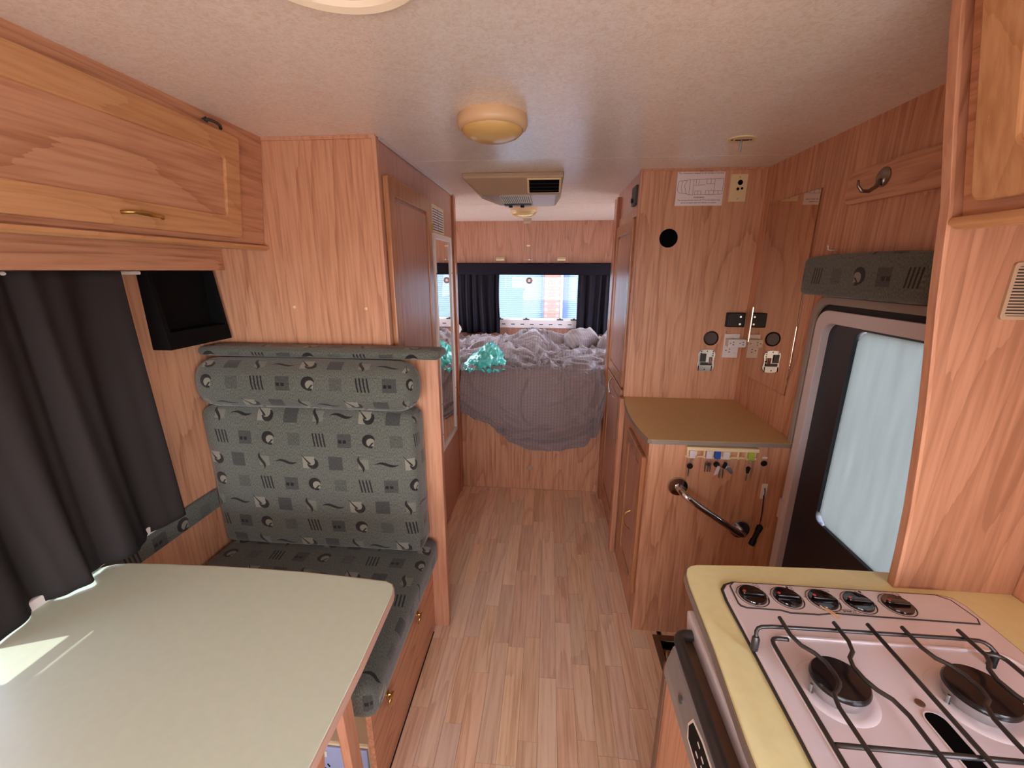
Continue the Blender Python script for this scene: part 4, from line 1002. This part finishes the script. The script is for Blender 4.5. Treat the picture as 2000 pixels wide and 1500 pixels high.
for i, xk in enumerate((.409, .473, .538, .602, .671)):
    yk = .7115
    k_ = G().lathe([(.0245, 0), (.0245, .001), (.0235, .001)], (xk, yk, zk), n=32, cap=False).ringprism([(xk+.0288*math.cos(a), yk+.0288*math.sin(a)) for a in [j*math.pi/16-1.9 for j in range(32)]], [(xk+.0276*math.cos(a), yk+.0276*math.sin(a)) for a in [j*math.pi/16-1.9 for j in range(32)]], zk, zk+.0004, 'z').obj('knob_surround', DARKGREY, ck)
    kb = G().lathe([(.0245, 0), (.0245, .002), (.0235, .0045), (.021, .004), (.001, .0035)], (xk, yk, zk), n=36).obj('knob', KG, ck, smooth=True)
    G().prism([(xk-.019, yk-.004), (xk+.019, yk-.006), (xk+.021, yk+.001), (xk+.012, yk+.004), (xk-.013, yk+.006), (xk-.020, yk+.003)], zk+.004, zk+.009, 'z').obj('knob_grip', KG, kb, bevel=.002)
    G().lathe([(.0028, 0), (.0025, .001)], (xk-.0155, yk+.002, zk+.0088), n=12).obj('red_dot', RED, kb)
    # burner pictogram
    px_, py_ = xk+.018, yk+.026
    if i == 2:
        G().ringprism([(px_-.008, py_-.003), (px_+.008, py_-.003), (px_+.008, py_+.003), (px_-.008, py_+.003)], [(px_-.0072, py_-.0022), (px_+.0072, py_-.0022), (px_+.0072, py_+.0022), (px_-.0072, py_+.0022)], zk, zk+.0003, 'z').obj('pictogram', INK, ck, kind='stuff')
    else:
        sel = {0: 2, 1: 0, 3: 1, 4: 3}[i]; g = G()
        for q, (dx, dy) in enumerate(((-.0035, .003), (.0035, .003), (-.0035, -.003), (.0035, -.003))):
            pr = [(0.0025, 0), (.0025, .0003)]
            if q == sel: g.lathe([(.0027, 0), (.0027, .0003)], (px_+dx, py_+dy, zk), n=12)
            else: g.ringprism([(px_+dx+.0025*math.cos(a), py_+dy+.0025*math.sin(a)) for a in [j*math.pi/6 for j in range(12)]], [(px_+dx+.0019*math.cos(a), py_+dy+.0019*math.sin(a)) for a in [j*math.pi/6 for j in range(12)]], zk, zk+.0003, 'z')
        g.obj('pictogram', INK, ck, kind='stuff')
    g = G()
    g.ringprism([(xk-.0285+.002*math.cos(a), yk+.006+.0024*math.sin(a)) for a in [j*math.pi/6 for j in range(12)]], [(xk-.0285+.0014*math.cos(a), yk+.006+.0018*math.sin(a)) for a in [j*math.pi/6 for j in range(12)]], zk, zk+.0003, 'z')
    arc = [(.0285, .0272+.0)] 
    A0 = [xk+.0288*math.cos(a) for a in [-1.5+j*.11 for j in range(14)]]
    oo = [(xk+.0290*math.cos(a), yk+.0290*math.sin(a)) for a in [-1.35+j*.09 for j in range(14)]]; ii = [(xk+(.0285-.0028*(j/13))*math.cos(a), yk+(.0285-.0028*(j/13))*math.sin(a)) for j, a in enumerate([-1.35+j*.09 for j in range(14)])]
    g.prism(oo+ii[::-1], zk, zk+.0003, 'z'); g.obj('dial_mark', INK, ck, kind='stuff')
# brand oval
g = G(); oc = (.570, .6862)
g.ringprism([(oc[0]+.019*math.cos(a), oc[1]+.0048*math.sin(a)) for a in [j*math.pi/12 for j in range(24)]], [(oc[0]+.0184*math.cos(a), oc[1]+.0043*math.sin(a)) for a in [j*math.pi/12 for j in range(24)]], zk, zk+.0003, 'z').obj('brand_oval', INK, ck, kind='stuff')
text('brand_lettering', 'SPINFLO', .0062, (oc[0], oc[1], zk+.0003), TOPR, INK, ck)
# pressed basin edge, burner bowls
def basin_edge():
    o = rrect(.386, .775, .21, .622, .035, 6)
    return G().ringprism(o, [( .58+(x-.58)*.97, .42+(y-.42)*.97) for x, y in o], zt-.001, zt+.0035, 'z').obj('pressed_rim', ENAMEL, ck, bevel=.002, smooth=True)
basin_edge()
BC = plain('burner_cap', (26, 22, 24), .22)
for (bx, by, br) in ((.446, .524, .036), (.640, .524, .040), (.446, .325, .040), (.640, .325, .036)):
    G().lathe([(br*1.45, 0), (br*1.35, .0025), (br*1.15, .002), (br*.9, .001)], (bx, by, zt), n=40, cap=False).obj('burner_bowl', ENAMEL, ck, smooth=True)
    bu = G().lathe([(br*.92, 0), (br*.99, .010), (br*.99, .018), (br*.8, .019)], (bx, by, zt), n=40).obj('burner', plain('burner_alu', (176, 170, 170), .35, metal=.6), ck, smooth=True)
    G().lathe([(br*1.02, .019), (br*1.06, .020), (br*1.06, .024), (br*1.0, .0275), (br*.5, .029), (.001, .029)], (bx, by, zt), n=40).obj('burner_cap', BC, bu, smooth=True)
    G().cyl((bx-br*1.12, by-.004, zt), (bx-br*1.12, by-.004, zt+.016), .0022, 8).lathe([(.004, 0), (.004, .002)], (bx-br*1.12, by-.004, zt), n=10).obj('igniter', STEEL, bu, smooth=True)
G().lathe([(.006, 0), (.006, .002), (.003, .0025)], (.556, .516, zt), n=16).obj('centre_screw', DALU, ck, smooth=True)
G().prism(rrect(.545, .572, .30, .503, .0125, 6), zt-.0002, zt+.0006, 'z').obj('vent_slot', MATTE, ck)
G().ringprism(rrect(.543, .574, .298, .505, .0145, 6), rrect(.545, .572, .30, .503, .0125, 6), zt, zt+.0015, 'z').obj('slot_rim', ENAMEL, ck)
# matches lying on panel
mt = thing('matchstick', 'two wooden matchsticks lying on the cooktop panel', 'matches', (.535, .675, zk))
for dx in (0, .005): G().add(*(lambda p: (p.v, p.f))(slant((.524+dx, .690, zk+.001), (.536+dx, .668, zk+.001), .0022, .0022))) if False else G().tube([(.522+dx, .694, zk+.0025), (.537+dx, .668, zk+.0015)], .0013, 6).obj('stick', plain('match_wood', (226, 190, 150), .7), mt)
# pan support
ps = thing('pan_support', 'dark wire pan support standing over the gas burners', 'pan support', (.54, .5, zt))
ZW = .945; rr_ = .0032
def rod(pts, name='rod', z=ZW, sm=2, r=rr_):
    return G().tube([(x, y, z) if len(q_) == 2 else q_ for q_ in pts for (x, y) in [q_[:2]]], r, 8, smooth=sm).obj(name, WIRE, ps, smooth='all')
rod([(.357, .590, ZW-.016), (.359, .597, ZW-.004), (.371, .600), (.427, .601), (.58, .602), (.70, .603), (.716, .600, ZW-.004), (.722, .592, ZW-.012)], 'cross_bar', sm=1)
rod([(.372, .4185), (.70, .4185)], 'cross_bar', sm=0); rod([(.372, .24), (.70, .24)], 'cross_bar', sm=0)
ZU = ZW+.006
def rd_(pts): return rod([(x, y, ZU) for x, y in pts], 'rod', sm=1)
rod([(.398, .576), (.382, .577), (.372, .574), (.3695, .562), (.3685, .42), (.3685, .25)], 'rod', sm=1)
rod([(.688, .576), (.700, .576), (.710, .570), (.711, .555), (.711, .42), (.711, .25)], 'rod', sm=1)
for s_, m_ in ((1, 0),):
    rd_([(.403, .615), (.402, .567), (.427, .542), (.430, .506), (.422, .493), (.403, .478), (.4035, .417), (.403, .36), (.427, .345), (.430, .31), (.403, .28), (.403, .235)])
    rd_([(.488, .612), (.487, .562), (.463, .538), (.467, .500), (.489, .475), (.4865, .415), (.487, .36), (.463, .345), (.467, .31), (.488, .28), (.488, .235)])
    rd_([(.5415, .613), (.5395, .235)])
    rd_([(.594, .612), (.593, .561), (.616, .539), (.621, .498), (.597, .479), (.593, .423), (.593, .36), (.616, .345), (.621, .31), (.595, .28), (.594, .235)])
    rd_([(.681, .614), (.680, .581), (.680, .562), (.655, .536), (.660, .492), (.681, .47), (.681, .36), (.655, .34), (.66, .31), (.681, .28), (.681, .235)])
for x, y in ((.357, .590), (.722, .592), (.3685, .25), (.711, .25)):
    G().lathe([(.006, 0), (.006, .022), (.004, .026)], (x, y, zt), n=12).obj('foot', BLACK if x > .7 else WIRE, ps, smooth=True)
# oven / grill front
ov = thing('gas_oven', 'grey fronted gas oven and grill below the kitchen worktop', 'oven', (.3, .4, .5))
box('body', .3145, .80, .02, .700, .740, .872, DARKGREY, ov, bevel=.003)
G().prism([(.285, .876), (.3145, .876), (.3145, .795), (.292, .795)], -.1, .700, 'y').obj('fascia', plain('fascia_white', (206, 196, 196), .35), ov, bevel=.004)
text('fascia_lettering', 'SPINFLO', .016, (.2840, .40, .8665), ((0, -1, 0), (.1, 0, .99), (-1, 0, .1)), INK, ov)
G().tube([(.300, .664, .848), (.272, .664, .852), (.259, .655, .852), (.2565, .63, .852), (.2565, .40, .852), (.2565, .10, .852)], .0095, 16, smooth=2).obj('grill_handle', plain('handle_black', (52, 48, 48), .45), ov, smooth='all')
G().prism([(.2970, .833), (.270, .831), (.256, .815), (.246, .775), (.245, .748), (.252, .742), (.2970, .742)], .02, .672, 'y').obj('grill_door', GREYM, ov, bevel=.006, seg=3)
G().prism([(.2975, .835), (.268, .842), (.258, .838), (.262, .830), (.2975, .829)], .02, .678, 'y').obj('door_lip', DALU, ov, bevel=.002)
G().prism([(.250, .7415), (.2975, .7415), (.2975, .728), (.254, .728)], .02, .675, 'y').obj('door_base', DALU, ov, bevel=.002)
def gdoor(y, z, off=0):
    t = (.815-z)/.04; return (.256-.010*t-off, y, z)
g = G(); W_ = [(.500, .812), (.535, .806), (.540, .792), (.528, .780), (.30, .780), (.30, .812)]
g.add([gdoor(y, z, .0005) for y, z in W_]+[gdoor(y, z, .002) for y, z in W_], [tuple(range(6)), tuple(range(11, 5, -1))]+[(i, i+6, (i+1) % 6+6, (i+1) % 6) for i in range(6)])
g.obj('info_window', BLACK, ov)
g = G(); WI = [(.516+(y-.516)*1.02+.004, .796+(z-.796)*1.25) for y, z in W_]
g.add([gdoor(y, z, 0) for y, z in WI]+[gdoor(y, z, .0015) for y, z in WI], [tuple(range(6)), tuple(range(11, 5, -1))]+[(i, i+6, (i+1) % 6+6, (i+1) % 6) for i in range(6)]); g.obj('window_trim', WHITE, ov)
g = G()
for (y, z) in ((.508, .803), (.503, .790), (.489, .800), (.482, .792), (.47, .788), (.462, .802), (.447, .794), (.43, .800), (.42, .790)):
    a = [gdoor(y, z-.0016, .0024), gdoor(y-.010, z-.0016, .0024), gdoor(y-.010, z+.0016, .0024), gdoor(y, z+.0016, .0024)]; g.add(a, [(0, 1, 2, 3)])
g.obj('window_print', WHITE, ov, kind='stuff', fix=False)
G().lathe([(.006, 0), (.007, .003), (.003, .004)], gdoor(.585, .790, 0), (-1, 0, .3), 14).obj('rivet', STEEL, ov, smooth=True)
# tall panel
tp = thing('tall_end_panel', 'tall beech end panel standing on the kitchen worktop', 'panel', (.8, .77, .9))
PE = [(.5750, 1.9495), (.583, 1.878), (.612, 1.728), (.635, 1.619), (.642, 1.558), (.655, 1.459), (.669, 1.372), (.683, 1.279), (.695, 1.179), (.706, 1.073), (.712, .982), (.715, .9005)]
G().prism(PE+[(.929, .9005), (.929, 1.9495)], .7705, .786, 'y').obj('panel', wood('laminate_shaded', (180, 128, 98), (154, 104, 76), (194, 144, 114), 'z'), tp)  # same laminate as elsewhere, colour darkened to stand for the dimmer light here
ed_v = PE; g = G(); n_ = len(PE)
g.prism([(x-.006, z) for x, z in PE]+[(x+.001, z) for x, z in PE][::-1], .7695, .7868, 'y').obj('edge_strip', EDGE, tp, bevel=.001)
vr = G().ringprism(rrect(.748, .84, 1.440, 1.532, .006, 3), rrect(.754, .834, 1.446, 1.526, .004, 3), .766, .7705, 'y').obj('vent_grille', BEIGE, tp)
g = G()
for i in range(16): g.box(.752, .836, .7665, .7695, 1.447+i*.005, 1.4495+i*.005)
g.obj('grille_slats', BEIGE, vr, kind='stuff')
box('grille_backing', .752, .836, .7697, .7704, 1.444, 1.528, DARKGREY, vr, bevel=0)
# right overhead locker
ro = thing('overhead_locker', 'beech overhead locker above the cooktop at top right', 'overhead cabinet', (.8, .4, 1.6))
def RX(z): return .652 - .072*(z-1.60)/.35
def rslab(y0, y1, z0, z1, d0, d1):
    v = [(RX(z)-d, y, z) for y in (y0, y1) for z in (z0, z1) for d in (d0, d1)]
    return G().add(v, [(0, 1, 3, 2), (4, 6, 7, 5), (0, 4, 5, 1), (2, 3, 7, 6), (0, 2, 6, 4), (1, 5, 7, 3)])
LKM = wood('laminate_locker', (196, 132, 88), (164, 100, 62), (212, 152, 108), 'z', cath=.3)
rslab(-.5, .769, 1.60, 1.9495, -.016, 0).obj('front_panel', WY, ro)
G().box(.66, XR, -.5, .769, 1.60, 1.612).obj('bottom_panel', WY, ro)
G().prism([(.668, 1.582), (.646, 1.583), (.632, 1.590), (.634, 1.600), (.668, 1.603)], -.5, .769, 'y').obj('bottom_lip', OY, ro, bevel=.002)
def r_ring(y0, y1, z0, z1, w, d0, d1):
    o = rrect(y0, y1, z0, z1, .014, 4); i = rrect(y0+w, y1-w, z0+w, z1-w, .014, 4); n = len(o)
    v = [(RX(z)-d0, y, z) for y, z in o]+[(RX(z)-d0, y, z) for y, z in i]+[(RX(z)-d1, y, z) for y, z in o]+[(RX(z)-d1, y, z) for y, z in i]; f = []
    for a in range(n):
        j = (a+1) % n; f += [(a, j, j+n, a+n), (a+2*n, a+3*n, j+3*n, j+2*n), (a, a+2*n, j+2*n, j), (a+n, j+n, j+3*n, a+3*n)]
    return G().add(v, f)
dr = r_ring(.10, .738, 1.618, 1.925, .062, .0005, .019).obj('locker_door', OZ, ro, bevel=.004)
rslab(.15, .690, 1.668, 1.875, .0005, .010).obj('inset_panel', LKM, dr)

# ================================================================== BED
bdb = thing('bed_base', 'beech laminate bed base across the rear of the cabin', 'bed', (-.1, 3.3, 0))
box('front_panel', XA, XC-.002, 2.7005, 2.716, 0, .655, WZ, bdb, bevel=.001)
box('platform', XL+.003, XR-.003, 2.717, YB-.004, .64, .66, WX, bdb)
G().lathe([(.021, 0), (.021, .003), (.016, .006), (.014, .003), (.002, .003)], (-.104, 2.7005, .163), (0, -1, 0), 28).obj('finger_pull', BEIGE, bdb, smooth=True)
mt_ = cushion('mattress', XL+.01, XR-.01, 2.72, YB-.01, .662, .785, .03, plain('mattress_ticking', (150, 140, 138), .9), puff=.005, n=(12, 10, 3))
tag(mt_, 'mattress on the rear bed mostly hidden under the grey bedding', 'mattress')
def duvet():
    hem = [(-.60, .60), (-.552, .575), (-.472, .529), (-.395, .509), (-.314, .449), (-.237, .373), (-.103, .329), (.075, .325), (.25, .366), (.331, .444), (.367, .583), (.376, .70), (.45, .75)]
    def hz(x):
        for i in range(len(hem)-1):
            if hem[i][0] <= x <= hem[i+1][0]:
                t = (x-hem[i][0])/(hem[i+1][0]-hem[i][0]); t = t*t*(3-2*t); return hem[i][1]*(1-t)+hem[i+1][1]*t
        return .8
    x0, x1 = -.575, .383
    NX, NT, ND = 220, 170, 110
    rows = []; uv = []
    def ridge(p, s):
        n = noise.noise(Vector(p)*s); return 1-abs(n)*2
    def top(x, y):
        h = .832 + .055*(y-2.7) 
        h += .035*noise.noise(Vector((x*3.2, y*2.4, 1.3)))
        d = Vector((x, y, 0)); wv = Vector((noise.noise(d*4), noise.noise(d*4+Vector((5, 5, 5))), 0))*.25
        q = d+wv
        h += .036*max(0, ridge((q.x*.8+q.y*.5, q.y*.9, 2.), 4.5))**2 + .034*max(0, ridge((q.x*.7-q.y*.3, q.y*1.7, 7.), 7.5))**3 + .016*max(0, ridge((q.x*.9+q.y*.7, q.y*1.3, 3.), 14))**3
        h += .05*math.exp(-((x+.16)**2/.02+(y-3.62)**2/.05)) + .035*math.exp(-((x+.38)**2/.02+(y-3.35)**2/.05))
        h += .05*math.exp(-((x-.06)**2/.03+(y-3.75)**2/.03))
        e = max(0, (y-3.75)/.2); h -= .10*e*e
        return h
    full_x0, full_x1 = XL+.03, XR-.03
    for j in range(NT):
        y = 3.93 - (3.93-2.70)*j/(NT-1); row = []
        for i in range(NX+1):
            s = i/NX
            xa, xb = full_x0, full_x1
            k = min(1, max(0, (y-2.72)/.15)); xa = x0*(1-k)+full_x0*k; xb = x1*(1-k)+full_x1*k
            x = xa+(xb-xa)*s
            row.append((x, y, top(x, y))); uv.append((x, y))
        rows.append(row)
    CR = [([(.39, .80), (.30, .62), (.12, .50), (-.15, .455), (-.32, .45)], .020, .016), ([(.385, .74), (.34, .52), (.20, .42), (-.02, .385), (-.2, .40)], .022, .016),
          ([(-.10, .84), (-.14, .74), (-.15, .62), (-.12, .55)], .016, .014), ([(.36, .80), (.33, .66), (.335, .50), (.32, .45)], .03, .014),
          ([(-.56, .70), (-.48, .62), (-.36, .57), (-.28, .50)], .018, .014), ([(-.55, .62), (-.45, .56), (-.38, .53)], .016, .011), ([(.30, .82), (.12, .66), (-.05, .60)], .010, .02)]
    def crease(x, z):
        tot = 0
        for P, amp, w in CR:
            best = 9
            for a, b in zip(P, P[1:]):
                ax, az = a; bx, bz = b; L2 = (bx-ax)**2+(bz-az)**2; t = max(0, min(1, ((x-ax)*(bx-ax)+(z-az)*(bz-az))/L2))
                qx, qz = ax+(bx-ax)*t, az+(bz-az)*t; dd_ = math.hypot(x-qx, z-qz)
                if dd_ < best: best = dd_; sg = 1 if (bx-ax)*(z-az)-(bz-az)*(x-ax) > 0 else -1
            if best < .12: tot += amp*(math.exp(-(best/w/1.6)**2)*1.0 - .9*math.exp(-((best*sg+w*1.6)/w)**2))
        return tot
    for j in range(1, ND+1):
        t = j/ND; row = []
        for i in range(NX+1):
            s = i/NX; x = x0+(x1-x0)*s; zt_ = top(x, 2.70); zb_ = hz(x) + .003*math.sin(x*23)
            L = zt_-zb_
            z = zt_ - L*t
            bul = .055*math.sin(min(1, t*2.2)*math.pi/2) + .02*math.sin(t*math.pi)
            d = Vector((x, z, 0)); wv = Vector((noise.noise(d*3.5), noise.noise(d*3.5+Vector((3, 9, 1))), 0))*.18; q = d+wv
            # swag folds radiating from the upper right corner
            dx, dz = .40-x, .82-z; an = math.atan2(dz, dx); ra = math.hypot(dx, dz)
            fold = max(0, math.sin(an*15+ra*4+noise.noise(d*3)*2))**3*.034*min(1, ra*4)*max(0, 1-ra*.8)
            sm_ = .026*max(0, ridge((q.x, q.y*1.3, 4.), 4.5))**4 + .007*ridge((q.x*1.2, q.y, 8.), 15)*(.3+.7*max(0, -x*1.8)) 
            low = .030*max(0, math.sin((z-hz(x))*38+x*5+noise.noise(d*5)*1.5))**2*math.exp(-(z-zb_)*6)
            y = 2.70 - bul - fold*.35 - sm_*.6 - low*.7 - crease(x+.01*noise.noise(d*9), z+.012*noise.noise(d*7+Vector((4,4,4))))*min(1, t*6)
            if t > .97: y += .02*(t-.97)/.03
            row.append((x, min(y, 2.696), z)); uv.append((x, 2.70-(zt_-z)))
        rows.append(row)
    g = G().grid(rows); o = g.obj('duvet', DUV, smooth='all', solid=.006, fix=False)
    ul = o.data.uv_layers.new(name='UVMap')
    for l in o.data.loops: ul.data[l.index].uv = uv[l.vertex_index]
    return o
tag(duvet(), 'rumpled grey striped duvet spilling over the front of the bed', 'duvet')
def pillow(cx, cy, cz, sx_, sy_, sz_, rot, seed, label, mat, crush=.5):
    me = bpy.data.meshes.new('pillow'); bm = bmesh.new(); bmesh.ops.create_icosphere(bm, subdivisions=5, radius=1)
    Rm = Matrix.Rotation(rot[2], 3, 'Z') @ Matrix.Rotation(rot[1], 3, 'Y') @ Matrix.Rotation(rot[0], 3, 'X')
    uvd = {}
    for v in bm.verts:
        p = v.co.copy(); x, y, z = p
        q = Vector((math.copysign(abs(x)**.6, x), math.copysign(abs(y)**.6, y), 0))
        e = max(0, 1-max(abs(q.x), abs(q.y))**4)
        zz = z*(.25+.75*e)
        d = Vector((q.x, q.y, z+seed))
        zz += crush*(.30*(1-2*abs(noise.noise(d*1.4))) * (1 if z > 0 else 0) + .12*(1-2*abs(noise.noise(d*3.2+Vector((seed, 0, 0))))))*e
        q = Vector((q.x*(1+.12*noise.noise(d*2)*crush), q.y*(1+.12*noise.noise(d*2+Vector((9, 9, 9)))*crush), zz))
        uvd[v.index] = (q.x*sx_, q.y*sy_)
        v.co = Rm @ Vector((q.x*sx_, q.y*sy_, q.z*sz_)) + Vector((cx, cy, cz))
    bm.to_mesh(me); bm.free()
    ul = me.uv_layers.new(name='UVMap')
    for l in me.loops: ul.data[l.index].uv = uvd[l.vertex_index]
    for p in me.polygons: p.use_smooth = True
    me.materials.append(mat); o = bpy.data.objects.new('pillow', me); COL.objects.link(o); tag(o, label, 'pillow', 'pillows at the back of the bed'); return o
pillow(.30, 3.62, .925, .15, .13, .085, (.5, -.15, .35), 2.1, 'crumpled striped pillow left of the pair at the rear right', DUV, .9)
pillow(.56, 3.50, .93, .13, .13, .10, (.6, .25, -.5), 5.7, 'crumpled striped pillow right of the pair at the rear right', DUV, .9)
pillow(-.95, 3.75, .99, .16, .13, .08, (.1, .0, .1), 8.2, 'plain white pillow at the rear left end of the bed', WHITE, .4)
def bag():
    me = bpy.data.meshes.new('plastic_bag'); bm = bmesh.new(); bmesh.ops.create_icosphere(bm, subdivisions=5, radius=1)
    for v in bm.verts:
        x, y, z = v.co
        r = 1-.5*max(0, z)
        d = Vector((x, y, z*1.3))
        k = .20*(1-2.2*abs(noise.noise(d*2.1))) + .14*(1-2*abs(noise.noise(d*4.3))) + .05*(1-2*abs(noise.noise(d*9)))
        hgt = (.11+.03*x) if z > 0 else .03
        flare = 1 + (.75 if z < -.05 else 0)*abs(z) 
        v.co = Vector((-.44 + x*(.125*flare)*(1+k)*r + .02*z, 2.88+y*.14*(1+k), .872+z*hgt*(1+k*1.3)))
    bm.to_mesh(me); bm.free()
    me.materials.append(TEAL); o = bpy.data.objects.new('plastic_bag', me); COL.objects.link(o)
    for p in me.polygons: p.use_smooth = True
    # flat crinkled tail of the bag
    rows = []
    for j in range(18):
        rows.append([(-.56+i*.0095+.006*math.sin(j), 2.67+j*.012+.01*math.sin(i*.7), .862+.022*(1-2*abs(noise.noise(Vector((i*.3, j*.35, 4)))))) for i in range(30)])
    G().grid(rows).obj('bag_tail', TEAL, o, fix=False, solid=.001)
    return o
tag(bag(), 'crumpled teal plastic bag lying on the grey duvet', 'plastic bag')
# rear curtains
rc = curtain('curtain', (-.455, 3.955), (-.95, 3.955), .935, 1.555, .017, 7, CURT2, seed=.4, nx=120, nz=24,
             gather=lambda s, t: -.02*math.sin(min(1, t*1.3)*3.0)*(1-s)*(-1), hem=lambda s: .006*math.sin(s*20))
tag(rc, 'dark curtain to the left of the rear window', 'curtain', 'rear window curtains')
rc2 = curtain('curtain', (.262, 3.955), (.80, 3.955), .935, 1.555, .017, 7, CURT2, seed=2.4, nx=120, nz=24, hem=lambda s: .006*math.sin(s*17))
tag(rc2, 'dark curtain to the right of the rear window', 'curtain', 'rear window curtains')
pv = curtain('curtain_valance', (-1.1, 3.93), (.86, 3.93), 1.478, 1.582, .003, 5, CURT2, seed=1.0, nx=120, nz=8)
tag(pv, 'dark fabric valance across the top of the rear window', 'valance')
for x, lb in ((-.457, 'cream reading light above the rear window on the left'), (.105, 'cream reading light above the rear window on the right')):
    rl = thing('reading_light', lb, 'wall light', (x, YB, 1.6), 'reading lights over the bed')
    box('body', x-.042, x+.042, YB-.032, YB, 1.598, 1.637, BEIGE, rl, bevel=.006); box('lens', x-.036, x+.036, YB-.036, YB-.030, 1.603, 1.620, CREAM, rl, bevel=.002)
lt = thing('chrome_catch', 'small chrome catch centred above the rear window', 'catch', (-.195, YB, 1.61))
box('bar', -.235, -.155, YB-.008, YB, 1.607, 1.613, CHROME, lt, bevel=.001); G().lathe([(.007, 0), (.007, .014)], (-.19, YB, 1.615), (0, -1, 0), 14).obj('knob', CHROME, lt)
ck2 = thing('cream_hook', 'tiny cream hook high on the rear wall above the chrome catch', 'hook', (-.2, YB, 1.735))
box('plate', -.216, -.184, YB-.006, YB, 1.729, 1.742, CREAM, ck2, bevel=.002); G().tube([(-.2, YB-.005, 1.735), (-.2, YB-.016, 1.733), (-.2, YB-.018, 1.741)], .0025, 8).obj('prong', CREAM, ck2)
